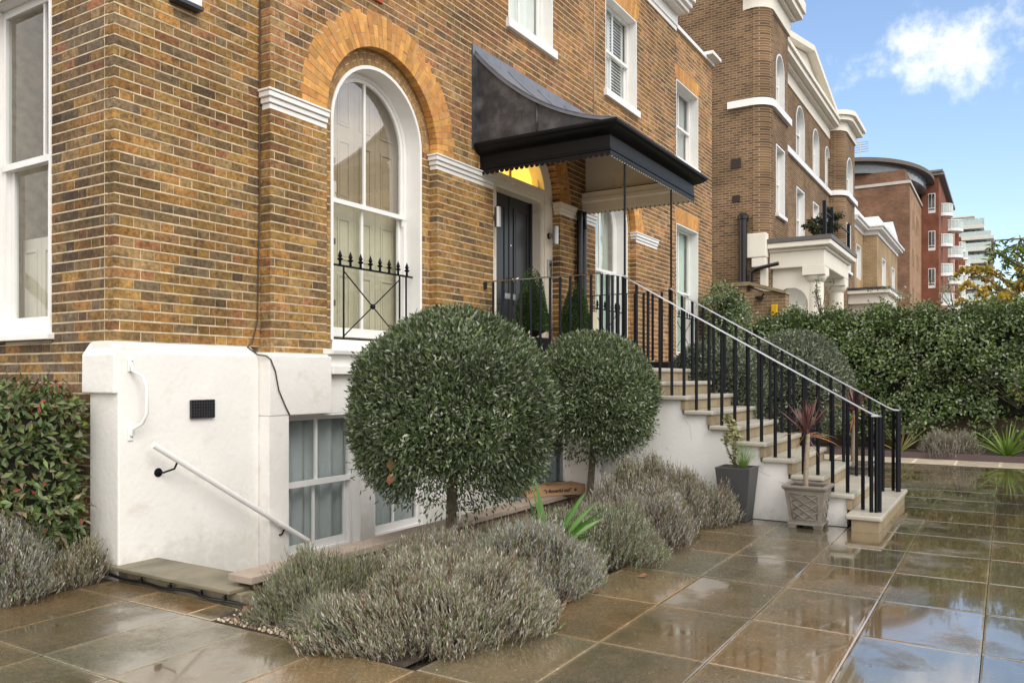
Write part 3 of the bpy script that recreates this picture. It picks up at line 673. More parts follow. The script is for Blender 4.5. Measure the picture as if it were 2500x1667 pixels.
def sash_window(x0, x1, z0, z1, yo, yf, label, mat=None, cols=2, meet=None, sill=None, shutters=False, depth_lin=.02, wallbits=True):
    cx, hw = (x0+x1)/2, (x1-x0)/2; meet = meet or (z0+z1)/2
    s = MB(); s.ring(rect_path(cx, hw, z0, z1), rect_path(cx, hw-depth_lin, z0, z1-depth_lin), yo-.008, yf+.07)
    win = s.build('window', PAINT, house, label=label)
    f = .06
    s = MB(); s.ring([(x0+.021, z0), (x0+.021, z1-.021), (x1-.021, z1-.021), (x1-.021, z0), (x0+.021, z0)], [(x0+f, z0+f), (x0+f, z1-f), (x1-f, z1-f), (x1-f, z0+f), (x0+f, z0+f)], yf, yf+.05); s.build('frame', PAINT, win)
    s = MB(); s.box(x0+.05, x1-.05, yf-.01, yf+.04, meet-.03, meet+.02); s.build('meeting_rail', PAINT, win)
    s = MB(); s.ring([(x0+f, meet-.03), (x0+f, z0+f), (x1-f, z0+f), (x1-f, meet-.03)], [(x0+f+.035, meet-.03), (x0+f+.035, z0+f+.07), (x1-f-.035, z0+f+.07), (x1-f-.035, meet-.03)], yf+.045, yf+.075); s.build('lower_sash', PAINT, win)
    for k in range(1, cols):
        x = x0+f + (x1-x0-2*f)*k/cols
        s = MB(); s.box(x-.013, x+.013, yf+.012, yf+.04, meet+.021, z1-f-.001); s.build('glazing_bar', PAINT, win)
        s = MB(); s.box(x-.013, x+.013, yf+.048, yf+.072, z0+f+.071, meet-.031); s.build('glazing_bar', PAINT, win)
    for k in range(cols):
        a = x0+f + (x1-x0-2*f)*k/cols; b_ = x0+f + (x1-x0-2*f)*(k+1)/cols
        s = MB(); s.add([(a, yf+.026, meet), (b_, yf+.026, meet), (b_, yf+.026, z1-f), (a, yf+.026, z1-f)], [(0, 1, 2, 3)]); s.build('pane', GLASS, win)
        s = MB(); s.add([(a, yf+.06, z0+f), (b_, yf+.06, z0+f), (b_, yf+.06, meet), (a, yf+.06, meet)], [(0, 1, 2, 3)]); s.build('pane', GLASS, win)
    if shutters:
        for k in range(2):
            a = x0+.06+(x1-x0-.12)*k/2; b_ = x0+.06+(x1-x0-.12)*(k+1)/2
            s = MB()
            s.ring([(a, z0), (a, z1), (b_, z1), (b_, z0), (a, z0)], [(a+.05, z0+.05), (a+.05, z1-.05), (b_-.05, z1-.05), (b_-.05, z0+.05), (a+.05, z0+.05)], yf+.09, yf+.12)
            z = z0+.07
            while z < z1-.08:
                s.prism([(yf+.085, z), (yf+.125, z+.045), (yf+.13, z+.04), (yf+.09, z-.005)], 'x', a+.05, b_-.05); z += .055
            s.build('shutter', PAINT, win)
    elif mat: curtain(win, x0-.02, x1+.02, z0-.03, z1+.03, yf+.125, mat)
    rm = MB(); rm.box(x0-.1, x1+.1, yf+.34, yf+.36, z0-.1, z1+.1); rm.build('room_blind', DARK, win)
    if sill:
        s = MB(); s.box(x0-sill[0], x1+sill[0], yo-sill[1], yf-.002, z0-sill[2], z0-.002); s.build('sill', PAINT, win, bevel=.008)
    return win
arch_window(6.56, .69, 1.92, SPR-.01, YR, 5.885, 'shutter', 'arched sash window with closed olive panelled shutters')
arch_window(12.44, .655, 1.92, SPR-.01, YR, 5.885, 'curtain', 'arched sash window with pale green curtains right of the door')
sash_window(8.99, 10.20, 6.2, 8.2, YB, 5.74, 'upper sash window with white net curtain above the canopy', WCURT, 2, sill=(.06, .06, .12))
sash_window(11.99, 13.29, 6.2, 7.78, YB, 5.74, 'upper sash window with white louvred shutters', None, 2, shutters=True, sill=(.06, .06, .12))
sash_window(15.65, 17.0, 1.95, 4.63, YA, 5.90, 'tall ground floor sash window with pale green curtain at the far end', GREENC, 2, sill=(.05, .06, .1))
sash_window(15.65, 17.0, 5.98, 7.55, YA, 5.90, 'upper sash window with grey curtain at the far end', NET, 2, sill=(.05, .05, .1))
sash_window(5.087, 6.098, -.208, 1.152, 5.54, 5.63, 'basement sash window with grey net curtains beside the handrail', NET, 2, meet=.50)
sash_window(6.292, 7.248, -.208, 1.152, 5.54, 5.63, 'basement sash window half hidden behind the ball tree', NET, 2, meet=.50)
# window sill and bracket blocks below the near arched window
s = MB(); s.prism([(5.455, 1.715), (5.445, 1.755), (5.66, 1.775), (5.94, 1.775), (5.94, 1.715)], 'x', 5.625, 7.52); s.prism([(5.72, 1.776), (5.72, 1.875), (5.94, 1.885), (5.94, 1.776)], 'x', 5.885, 7.26); s.build('sill', PAINT, house, bevel=.006)
s = MB(); s.box(5.622, 7.5, 5.452, 5.6, 1.525, 1.605); s.build('sill_band', WHITE, house, bevel=.006)
# --- left window in the return wall (faces the viewer's side)
def side_window():
    ya, yb, z0, z1, xo, xf = 6.55, 7.75, 1.86, 4.74, XL, 3.70
    T = lambda m: [tuple((p[1], p[0], p[2])) for p in m]
    def bld(mb, *a, **k):
        mb.v = [(p[1], p[0], p[2]) for p in mb.v]; return mb.build(*a, **k)
    cx, hw = (ya+yb)/2, (yb-ya)/2
    s = MB(); s.ring(rect_path(cx, hw, z0, z1), rect_path(cx, hw-.03, z0, z1-.03), xo-.012, xf+.07)
    win = bld(s, 'window', PAINT, house, label='tall sash window with half height beige shutter in the left return wall')
    f = .05; mt = 3.33; yl = yb-.20
    s = MB(); s.box(yl, yb-.031, xf-.06, xf+.06, z0, z1-.031); bld(s, 'casing', PAINT, win, bevel=.008)
    s = MB(); s.ring([(ya+.031, z0), (ya+.031, z1-.032), (yl-.001, z1-.032), (yl-.001, z0), (ya+.031, z0)], [(ya+.05, z0+.06), (ya+.05, z1-.10), (yl-.045, z1-.10), (yl-.045, z0+.06), (ya+.05, z0+.06)], xf, xf+.05); bld(s, 'frame', PAINT, win)
    s = MB(); s.box(ya+.035, yl-.02, xf-.02, xf+.045, mt-.035, mt+.02); bld(s, 'meeting_rail', PAINT, win)
    s = MB(); s.ring([(ya+.05, mt-.036), (ya+.05, z0+.06), (yl-.046, z0+.06), (yl-.046, mt-.036)], [(ya+.10, mt-.036), (ya+.10, z0+.15), (yl-.10, z0+.15), (yl-.10, mt-.036)], xf+.045, xf+.08); bld(s, 'lower_sash', PAINT, win)
    ym = ya + (yl-ya)*.36
    for z_0, z_1, x in ((mt+.021, z1-.1, xf+.012), (z0+.15, mt-.037, xf+.05)):
        s = MB(); s.box(ym-.014, ym+.014, x, x+.026, z_0, z_1); bld(s, 'glazing_bar', PAINT, win)
        for a, b_ in ((ya+.05, ym), (ym, yl-.045)):
            s = MB(); s.add([(a, x+.014, z_0), (b_, x+.014, z_0), (b_, x+.014, z_1), (a, x+.014, z_1)], [(0, 1, 2, 3)]); bld(s, 'pane', GLASS, win)
    for i in range(3):
        a = ya+.02+i*.33; s = MB(); s.box(a, a+.325, xf+.16, xf+.18, z0-.02, 2.72); panels(s, a+.06, a+.265, z0+.12, 2.62, xf+.16); bld(s, 'shutter', SHUTB, win)
    s = MB(); s.box(ya-.2, yb+.2, xf+.9, xf+.95, z0-.3, z1+.3); bld(s, 'room_wall', M('dusky_room', (.16, .11, .10), .9), win)
    s = MB(); s.box(ya+.3, ya+.34, xf+.3, xf+.9, z0-.3, z1+.3); bld(s, 'room_side', DARK, win)
    s = MB(); s.prism([(xo-.06, z0-.062), (xo-.055, z0-.015), (xf-.002, z0+.0), (xf-.002, z0-.062)], 'x', ya-.035, yb+.25); bld(s, 'sill', WHITE, win, bevel=.008)
side_window()

# --- doorway
yd = 5.91
d = MB(); n = 28                                         # white arched reveal wall with opening
A = arch_path(DR[0], DR[1]+.01, 1.61, SPR); B = arch_path(DR[0], .68, 1.61, SPR-.0)
d.ring(A, B, 5.715, 5.98); doorway = d.build('doorway', CREAM, house, smooth='auto')
d = MB()
d.ring(rect_path(DR[0], .679, 1.61, 4.13), rect_path(DR[0], .60, 1.61, 4.02), 5.745, 5.80); d.ring(rect_path(DR[0], .65, 1.61, 4.10), rect_path(DR[0], .615, 1.61, 4.045), 5.725, 5.746)
d.box(DR[0]-.675, DR[0]+.675, 5.70, 5.95, 4.131, 4.20); d.build('door_frame', CREAM, doorway)
d = MB()
for x0, x1 in ((DR[0]-.678, DR[0]-.60), (DR[0]+.60, DR[0]+.678)): d.box(x0, x1, 5.80, 5.96, 1.61, 4.13)
d.box(DR[0]-.60, DR[0]+.60, 5.80, 5.96, 4.02, 4.13); d.build('door_lining', CREAM, doorway)
d = MB(); d.box(DR[0]-.599, DR[0]+.599, yd, yd+.05, 1.615, 4.018)
for sg in (-1, 1):
    x0, x1 = sorted((DR[0]+sg*.05, DR[0]+sg*.56))
    for z0, z1 in ((1.75, 2.35), (2.50, 3.87)): panels(d, x0+.06, x1-.06, z0, z1, yd, .014, .03)
    d.box(*sorted((DR[0]+sg*.55, DR[0]+sg*.598)), yd-.03, yd+.01, 1.62, 4.01)
d.box(DR[0]-.012, DR[0]+.012, yd-.012, yd+.01, 1.62, 4.01); door = d.build('door', DOORM, house, bevel=.003, seg=1)
d = MB(); d.lathe([(.0, 0), (.028, .0), (.032, .02), (.02, .03), (.014, .05), (.03, .06), (.036, .08), (.026, .10), (0, .105)], 0, 0, 14)
d.v = [(DR[0]+.06+p[0], yd-.012-p[2], 2.86+p[1]) for p in d.v]; d.build('door_knob', CHROME, door, smooth='auto')
d = MB(); d.box(DR[0]-.14, DR[0]+.14, yd-.022, yd-.008, 2.58, 2.66); d.box(DR[0]-.10, DR[0]+.10, yd-.027, yd-.02, 2.60, 2.64); d.build('letter_plate', STEEL, door, bevel=.004, seg=1)
d = MB(); d.lathe([(0, 0), (.014, 0), (.012, .006), (0, .007)], 0, 0, 10); d.v = [(DR[0]+.02+p[0], yd-.014-p[2], 3.33+p[1]) for p in d.v]; d.build('spy_hole', CHROME, door)
gl = bpy.data.materials.new('lit_fanlight'); gl.use_nodes = True; em = gl.node_tree.nodes.new('ShaderNodeEmission'); em.inputs[0].default_value = (1, .60, .09, 1); em.inputs[1].default_value = 1.05
gl.node_tree.links.new(em.outputs[0], gl.node_tree.nodes['Material Output'].inputs[0])
pts = [(DR[0]-.62*math.cos(PI*i/24), 4.20+.62*math.sin(PI*i/24)*1.2) for i in range(25)]
d = MB(); d.add([(p[0], 5.90, p[1]) for p in pts], [tuple(range(25))]); fan = d.build('fanlight', gl, doorway, label='lit yellow fanlight over the door')
d = MB(); d.box(DR[0]-.035, DR[0]+.0, 5.87, 5.895, 4.201, 4.85); d.build('fanlight_bar', M('amber_bar', (.5, .3, .08), .5), doorway)
d = MB(); d.ring([(p[0], p[1]) for p in pts], [(DR[0]+(p[0]-DR[0])*1.12, 4.20+(p[1]-4.2)*1.12) for p in pts], 5.80, 5.96); d.build('fanlight_frame', CREAM, doorway, smooth='auto')
rm = MB(); rm.box(8.5, 10.6, 6.05, 6.07, 1.5, 5.2); rm.build('hall_wall', DARK, house)
for x, z in ((8.75, 3.56), (10.31, 3.56)):
    d = MB(); d.lathe([(.0, z-.13), (.045, z-.13), (.045, z+.13), (0, z+.13)], x, 5.60, 16); d.box(x-.02, x+.02, 5.64, 5.715, z-.03, z+.03); l_ = d.build('wall_lamp', STEEL, house, smooth='auto')
    d = MB(); d.lathe([(0, 0), (.045, 0), (.045, .02), (0, .02)], 0, 0, 14); d.v = [(x+p[0], 5.714-p[2], z+p[1]) for p in d.v]; d.build('back_plate', IRON, l_)
d = MB(); d.box(10.265, 10.385, 5.695, 5.714, 2.94, 3.21); ip = d.build('entry_panel', STEEL, house, bevel=.004)
d = MB(); d.lathe([(0, 0), (.022, 0), (.018, .008), (0, .01)], 0, 0, 12); d.v = [(10.325+p[0], 5.694-p[2], 3.14+p[1]) for p in d.v]; d.build('camera_lens', BLACKP, ip)
for k in range(3):
    d = MB(); d.box(10.30, 10.36, 5.690, 5.696, 2.965+k*.04, 2.985+k*.04); d.build('call_button', CHROME, ip)

# --- canopy
can = MB()
CX0, CX1, CYF = 8.20, 11.30, 3.70
def curve(t):
    p0, p1, p2 = (5.585, 5.50), (4.75, 4.55), (3.69, 4.365)
    return tuple((1-t)**2*p0[i] + 2*t*(1-t)*p1[i] + t*t*p2[i] for i in (0, 1))
NP = 20; cv = [curve(i/NP) for i in range(NP+1)]
m = MB(); vs = []
for x in (CX0-.03, CX1+.03):
    vs += [(x, y, z) for y, z in cv] + [(x, y+.008, z-.03) for y, z in cv]
k = NP+1; fs = []
for i in range(NP): fs += [(i, i+1, 2*k+i+1, 2*k+i), (k+i, 3*k+i, 3*k+i+1, k+i+1), (i, k+i, k+i+1, i+1), (2*k+i, 2*k+i+1, 3*k+i+1, 3*k+i)]
fs += [(0, 2*k, 3*k, k), (NP, k+NP, 3*k+NP, 2*k+NP)]
m.add(vs, fs); canopy = m.build('canopy', LEADL, house, smooth='auto', label='swept black lead canopy over the front door')
for x0, x1, nm in ((CX0, CX0+.02, 'cheek'), (CX1-.02, CX1, 'cheek')):
    m = MB(); m.prism([(y, z-.032) for y, z in cv] + [(3.75, 4.32), (5.585, 4.32)], 'x', x0, x1); m.build(nm, LEAD, canopy)
m = MB(); m.prism([(y, z-.04) for y, z in cv if y > 3.85] + [(3.85, 4.335), (5.58, 4.335)], 'x', CX0+.021, CX0+.04); m.build('inner_lining', CREAM, canopy)
m = MB(); m.prism([(y, z-.04) for y, z in cv if y > 3.85] + [(3.85, 4.335), (5.58, 4.335)], 'x', CX1-.045, CX1-.021)
for y in (4.25, 4.95): m.box(CX1-.065, CX1-.046, y-.012, y+.012, 4.3, 4.6 if y < 4.5 else 4.85)
m.build('inner_lining', CREAM, canopy)
m = MB(); m.tube([(CX0-.004, 4.70, 4.36), (CX0-.004, 4.70, 4.71)], .014, 8); m.build('lead_roll', LEAD, canopy, smooth=True)
m = MB(); m.tube([(CX0+.005, y, z+.006) for y, z in cv], .016, 8); m.build('lead_roll', LEAD, canopy, smooth=True)
m = MB(); m.box(CX0-.06, CX0-.001, 5.575, 5.588, 4.30, 5.56); m.box(CX0-.02, CX0-.001, 5.53, 5.576, 4.36, 5.45); m.build('flashing', LEAD, canopy)
nfl = 5
for i in range(nfl):
    x0 = CX0-.06 + (CX1-CX0+.12)*i/nfl; x1 = CX0-.06 + (CX1-CX0+.12)*(i+1)/nfl
    m = MB(); m.box(x0, x1+.01, 5.572-.003*(i % 2), 5.589, 5.455+.004*(i % 2), 5.585); m.build('flashing', LEADL, canopy)
for i in range(1, 4):
    x = CX0 + (CX1-CX0)*i/4; m = MB(); m.tube([(x, y, z+.006) for y, z in cv], .014, 6); m.build('lead_roll', LEADL, canopy, smooth=True)
def loft(prof, path_in, name, mat):
    m = MB(); vs = []
    for (off, z) in prof:
        x0, x1, yf, yw = path_in
        vs += [(x0-off, yw, z), (x0-off, yf-off, z), (x1+off, yf-off, z), (x1+off, yw, z)]
    fs = []
    for i in range(len(prof)-1):
        for k_ in range(3): fs.append((4*i+k_, 4*i+k_+1, 4*i+4+k_+1, 4*i+4+k_))
    m.add(vs, fs); return m.build(name, mat, canopy, smooth='auto')
FI = (8.32, 11.18, 3.82, 5.586)
loft([(.07, 4.372), (.15, 4.368), (.158, 4.345), (.15, 4.325), (.135, 4.318), (.12, 4.30), (.085, 4.275), (.04, 4.255), (.012, 4.245), (.0, 4.235), (.0, 4.10), (.006, 4.095), (.016, 4.085), (.016, 4.07), (.004, 4.062), (-.012, 4.062), (-.012, 4.30), (.07, 4.372)], FI, 'fascia', BLACKP)
loft([(-.016, 4.30), (-.016, 4.06), (-.03, 4.06), (-.03, 4.17), (-.06, 4.19), (-.06, 4.24), (-.045, 4.25), (-.045, 4.33)], FI, 'inner_moulding', CREAM)
def valance(p0, p1, mat, zt=4.068, zb=4.028, pitch=.0715, th=.006, nrm=(0, 1)):
    L_ = math.hypot(p1[0]-p0[0], p1[1]-p0[1]); n_ = round(L_/pitch); ux, uy = (p1[0]-p0[0])/L_, (p1[1]-p0[1])/L_; pt = L_/n_
    m = MB()
    for i in range(n_):
        a, b_ = i*pt, (i+1)*pt; r = pt*.43; c = (a+b_)/2
        poly = [(a, zt), (a, zb+.012), (a+pt*.05, zb)] + [(c - r*math.cos(PI*q/8), zb - r*math.sin(PI*q/8)*.95) for q in range(9)] + [(b_-pt*.05, zb), (b_, zb+.012), (b_, zt)]
        n2 = len(poly); vs = []
        for t in (0, th): vs += [(p0[0]+ux*s_+nrm[0]*t, p0[1]+uy*s_+nrm[1]*t, z) for s_, z in poly]
        m.add(vs, [tuple(range(n2)), tuple(range(n2, 2*n2))[::-1]] + [(q, (q+1) % n2, (q+1) % n2+n2, q+n2) for q in range(n2)])
    return m.build('valance', mat, canopy)
valance((8.315, 5.58), (8.315, 3.815), BLACKP, nrm=(1, 0)); valance((8.315, 3.815), (11.185, 3.815), BLACKP, nrm=(0, 1)); valance((11.185, 3.815), (11.185, 5.58), LEAD, nrm=(-1, 0))
valance((11.176, 3.83), (11.176, 5.57), CREAM, nrm=(-1, 0)); valance((8.34, 3.824), (11.16, 3.824), CREAM, nrm=(0, 1))
for x, y in ((8.79, 3.845), (10.33, 3.845)):
    m = MB(); m.tube([(x, y, 2.70), (x, y, 4.075)], .014, 8); m.build('post', IRON, canopy, smooth='auto')
# --- eaves, parapet and pipes
m = MB()
for off, z0, z1 in ((.03, 8.33, 8.42), (.05, 8.42, 8.62), (.26, 8.66, 8.74), (.32, 8.74, 8.84), (.38, 8.84, 8.92)): m.box(XP-.0, XE+.02+off*.3, YB-off, YB+.3, z0, z1-.002)
m.box(XP, XE, YB-.2, YB+.3, 8.621, 8.66); m.build('cornice', PAINT, house)
m = MB(); m.box(XE+.12, XEND+.03, YA-.05, YA+.25, 8.552, 8.63); m.box(XEND-.55, XEND+.06, YA-.2, YA+.3, 8.631, 8.70); m.build('parapet_coping', PAINT, house)
m = MB(); m.tube([(XE+.04, 5.655, 8.3), (XE+.04, 5.655, 1.8)], .035, 10); m.lathe([(.035, 7.92), (.07, 7.94), (.075, 8.06), (.05, 8.1), (.036, 8.1)], XE+.04, 5.655, 10); m.build('downpipe', PIPE, house, smooth='auto')
for x, r_ in ((10.93, .045), (11.06, .05)):
    m = MB(); m.tube([(x, 5.52, 1.62), (x, 5.52, 4.02)], r_, 12)
    if r_ > .046: m.lathe([(.05, 3.75), (.066, 3.76), (.066, 3.80), (.056, 3.82), (.05, 3.9)], x, 5.52, 12)
    m.build('downpipe', PIPE, house, smooth='auto')
# thin cables on the brickwork
def cable(pts, r, mat, name='cable'):
    m = MB(); m.tube(pts, r, 6); return m.build(name, mat, house, smooth=True)
CAB = M('brown_cable', (.06, .045, .035), .7)
cable([(4.955, 5.70, 7.2), (4.957, 5.702, 4.8), (4.95, 5.70, 3.0), (4.93, 5.70, 2.0), (4.87, 5.70, 1.80), (4.81, 5.69, 1.762), (4.835, 5.585, 1.69), (4.85, 5.50, 1.68), (4.868, 5.461, 1.65), (4.92, 5.461, 1.55), (4.96, 5.461, 1.38), (5.04, 5.461, 1.23), (5.085, 5.461, 1.16)], .0062, CAB)
cable([(11.55, 5.578, 8.3), (11.56, 5.578, 6.6), (11.54, 5.578, 5.6)], .006, M('pink_cable', (.5, .4, .33), .7))
cable([(XE+.1, 5.64, 8.25), (XE+.02, 5.6, 8.0), (XE-.2, 5.575, 7.9)], .006, CAB)
# alarm box, meter box, air vent
m = MB(); m.box(4.06, 4.30, 5.63, 5.715, 4.53, 4.80); ab = m.build('alarm_box', PAINT, house, bevel=.01)
m = MB(); m.box(4.05, 4.31, 5.625, 5.718, 4.50, 4.529); m.build('alarm_lamp', M('dark_lens', (.02, .03, .05), .3), ab)
m = MB(); m.box(11.30, 11.52, 5.50, 5.588, 2.10, 2.52); m.build('meter_box', M('cream_box', (.7, .62, .42), .6), house, bevel=.01)
m = MB(); m.box(4.155, 4.375, 5.585, 5.5985, 1.165, 1.308); vent = m.build('air_vent', M('vent_void', (.004, .004, .004), .9), house)
m = MB()
for i in range(10): x = 4.155 + .22*i/9; m.box(x-.004, x+.004, 5.574, 5.586, 1.163, 1.310)
for i in range(7): z = 1.165 + .143*i/6; m.box(4.152, 4.378, 5.576, 5.587, z-.004, z+.004)
m.build('grille', M('vent_grille', (.03, .03, .035), .6), vent)
m = MB(); m.box(6.25, 6.47, 5.565, 5.592, 5.40, 5.54); m.build('red_air_brick', M('red_terracotta', (.4, .08, .03), .8), house)
# grab handle and handrail on the plinth
m = MB(); gx = 3.64
m.tube([(gx, 5.585, 1.60), (gx, 5.57, 1.545), (gx+.04, 5.51, 1.50), (gx+.055, 5.48, 1.42), (gx+.055, 5.48, 1.22), (gx+.04, 5.51, 1.15), (gx, 5.57, 1.105), (gx, 5.585, 1.06)], .014, 10)
hd = m.build('grab_handle', PAINT, house, smooth='auto')
for z in (1.59, 1.075):
    m = MB(); m.box(gx-.022, gx+.022, 5.588, 5.5985, z-.055, z+.045); m.build('fixing_plate', PAINT, hd, bevel=.004)
    for dz in (-.03, .025):
        m = MB(); m.tube([(gx+.008, 5.5885, z+dz), (gx+.008, 5.5835, z+dz)], .005, 8); m.build('screw', STEEL, hd)
m = MB(); m.tube([(3.745, 5.47, .985), (5.27, 5.42, .005)], .024, 12); m.tube([(4.93, 5.431, .222), (5.0, 5.429, .178)], .0255, 12)
hr = m.build('area_handrail', PAINT, house, smooth='auto')
for t in (.13, .82):
    x, z = 3.745+1.525*t, .985-.98*t; y = 5.47-.05*t
    m = MB(); m.tube([(x, y, z-.02), (x-.01, y+.02, z-.07), (x-.05, 5.56, z-.10), (x-.07, 5.598, z-.10)], .008, 8); m.lathe([(0, 0), (.036, 0), (.032, .008), (0, .012)], 0, 0, 14)
    nl = 14*4; m.v = m.v[:-nl] + [(x-.07+p[0], 5.598-p[2], z-.10+p[1]) for p in m.v[-nl:]]
    m.build('bracket', IRON, hr, smooth='auto')

# --- window guards with spear finials
def guard(x0, x1, xa, xb, y, zt, zb, nf):
    m = MB(); m.bar((x0, y, zt), (x1, y, zt), .016); g_ = m.build('window_guard', IRON, house); m = MB(); m.bar((x0, y, zb), (xb+.02, y, zb), .014); m.build('bottom_rail', IRON, g_)
    for x in (xa, xb, xb+.115):
        q = MB(); q.bar((x, y, zb-.11), (x, y, zt), .020); q.build('upright', IRON, g_)
    for a, b_ in (((xa, zt-.05), (xb, zb+.03)), ((xa, zb+.03), (xb, zt-.05))):
        q = MB(); q.tube([(a[0], y, a[1]), (b_[0], y, b_[1])], .007, 6); q.build('brace', IRON, g_)
    q = MB(); q.lathe([(0, -.03), (.02, -.025), (.032, 0), (.02, .025), (0, .03)], 0, 0, 10); q.v = [((xa+xb)/2+p[0], y+p[1], (zt+zb)/2-.01+p[2]) for p in q.v]; q.build('boss', IRON, g_, smooth=True)
    for i in range(nf):
        x = x0+.03+(x1-x0-.13)*i/(nf-1)
        q = MB(); q.lathe([(.010, 0), (.017, .012), (.010, .022), (.017, .03), (.010, .04), (.028, .055), (.030, .065), (.012, .075), (.023, .092), (.014, .12), (.0, .155)], x, y, 8); q.v = [(p[0], p[1], p[2]+zt+.005) for p in q.v]; q.build('finial', IRON, g_, smooth='auto')
guard(5.885, 7.24, 6.12, 7.01, 5.79, 2.634, 1.885, 9)
guard(11.79, 13.09, 12.0, 12.87, 5.79, 2.634, 1.885, 9)
guard(15.68, 16.97, 15.85, 16.8, 5.80, 2.75, 2.05, 8)

# ================================================================== STAIRS
stairs = thing('stone_staircase', 'sandstone steps with white rendered sides rising to the front door', 'stairs', (9.54, 1.0, 0))
RISE, RUN, Y0S = .161, .288, 1.015
for i in range(10):
    yn = Y0S + RUN*i; z = RISE*(i+1); x0, x1 = (8.38, 10.68) if i == 0 else (8.64, 10.44)
    yb_ = yn + RUN + .045 if i < 9 else 3.95
    xs = [x0, (x0+x1)/2 + random.uniform(-.25, .25), x1] if i in (0, 1, 4) else [x0, x1]
    for k in range(len(xs)-1):
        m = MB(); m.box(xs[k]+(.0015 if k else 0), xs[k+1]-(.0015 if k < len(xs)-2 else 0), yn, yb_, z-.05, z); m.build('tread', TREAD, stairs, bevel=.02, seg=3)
    n = 3 if i else 4
    for k in range(n):
        a = x0+.03+(x1-x0-.06)*k/n; b_ = x0+.03+(x1-x0-.06)*(k+1)/n
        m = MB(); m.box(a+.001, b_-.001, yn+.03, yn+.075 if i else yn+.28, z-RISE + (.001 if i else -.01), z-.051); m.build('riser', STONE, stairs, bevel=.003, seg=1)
poly = [(1.31, -.03)]
for i in range(1, 10):
    yn = Y0S+RUN*i+.075; poly += [(yn, RISE*i-.052), (yn, RISE*(i+1)-.052)]
poly += [(4.23, RISE*10-.052), (4.23, -.03)]
poly[0] = (Y0S+RUN+.075, -.03)
m = MB(); m.prism(poly, 'x', 8.70, 10.38); sw = m.build('side_wall', splash(M('cracked_white_render', (.84, .82, .79), .65, var=.06, vs=2, bump=.25, bs=25, stain=(.40, .35, .27), sscale=4.2, slo=.66, shi=.84), .0, .30, (.22, .19, .13)), stairs)
# hairline cracks run over the render
CRK = M('crack', (.32, .27, .2), .9)
for pth in ([(2.62, .72), (2.52, .66), (2.49, .6), (2.40, .55), (2.3, .53), (2.2, .47), (2.14, .45)], [(2.05, .40), (1.98, .37), (1.93, .30), (1.86, .26), (1.80, .19)], [(3.1, 1.05), (3.02, .95), (3.0, .80)]):
    m = MB(); m.tube([(8.6995, p[0], p[1]) for p in pth], .0016, 4); m.build('crack', CRK, sw)
m = MB(); m.box(8.30, 10.78, 3.952, 5.586, 1.545, 1.61); m.build('landing', TREAD, stairs, bevel=.015)
m = MB(); m.box(8.36, 10.72, 4.0, 5.53, 1.40, 1.543); m.build('landing_beam', WHITE, stairs)
m = MB(); m.box(8.45, 8.68, 4.1, 4.46, -.03, 1.39); m.build('landing_pier', WHITE, stairs)

# ---- railings
def tread_z(y): return RISE*(int(max(0, (y-Y0S))/RUN)+1) if y < Y0S+RUN*9 else 1.61
def rail_z(y): return 1.135 + .578*(y-1.17)
def railing(xs, xl, side, label):
    rt = thing('railing', label, 'railing', (xs, 1.2, 0), 'black iron railings of the front steps')
    vol = [(xs - side*.0 , 1.20, rail_z(1.20)), (xs, 1.13, 1.118), (xs-side*.025, 1.085, 1.112), (xs-side*.075, 1.075, 1.112), (xs-side*.12, 1.10, 1.112), (xs-side*.125, 1.145, 1.112)]
    pth = vol[::-1] + [(xs, y, rail_z(y)) for y in (1.4, 2, 2.6, 3.2, 3.8)] + [(xs, 3.86, 2.69)]
    # flat handrail: swept rectangular section
    def flat(path, w, h, name, mat):
        m = MB(); vs = []
        P = [Vector(p) for p in path]
        for i, p in enumerate(P):
            t = (P[min(i+1, len(P)-1)]-P[max(i-1, 0)]); t.z = 0; t = t.normalized() if t.length > 1e-6 else Vector((0, 1, 0)); s_ = Vector((t.y, -t.x, 0))
            for a, b_ in ((-w, -h), (w, -h), (w, 0), (w*.6, h*.8), (-w*.6, h*.8), (-w, 0)): vs.append(p + s_*a + Vector((0, 0, b_)))
        fs = []
        for i in range(len(P)-1):
            for k in range(6): fs.append((6*i+k, 6*i+(k+1) % 6, 6*i+6+(k+1) % 6, 6*i+6+k))
        fs += [tuple(range(6)), tuple(range(6*(len(P)-1), 6*len(P)))]
        m.add(vs, fs); return m.build(name, mat, rt, smooth='auto')
    flat(pth, .021, .010, 'handrail', IRONTOP)
    flat([(xs, 3.86, 2.69), (xl, 3.97, 2.69), (xl, 5.57, 2.69)], .020, .009, 'handrail', IRONTOP)
    bars = []
    y = 1.24
    while y < 3.84:
        bars.append((xs, y, tread_z(y)-.004, rail_z(y))); y += .144
    for q in vol[2:]: bars.append((q[0], q[1], RISE-.004, 1.112))
    for k in range(1, 4): t = k/4; bars.append((xs+(xl-xs)*t, 3.86+.11*t, 1.607, 2.69))
    y = 3.97
    while y < 5.55:
        bars.append((xl, y, 1.607, 2.69)); y += .135
    for x, y, z0, z1 in bars:
        m = MB(); m.bar((x, y, z0), (x, y, z1), .026); m.build('baluster', IRON, rt)
    m = MB(); m.bar((xs, 3.86, 1.607), (xs, 3.86, 2.70), .024); m.build('newel', IRON, rt)
    m = MB(); m.bar((xl, 5.575, 2.6), (xl, 5.575, 2.69), .04); m.build('wall_fixing', IRON, rt)
railing(8.77, 8.42, 1, 'near black iron railing along the left side of the front steps')
railing(10.31, 10.66, -1, 'far black iron railing along the right side of the front steps')

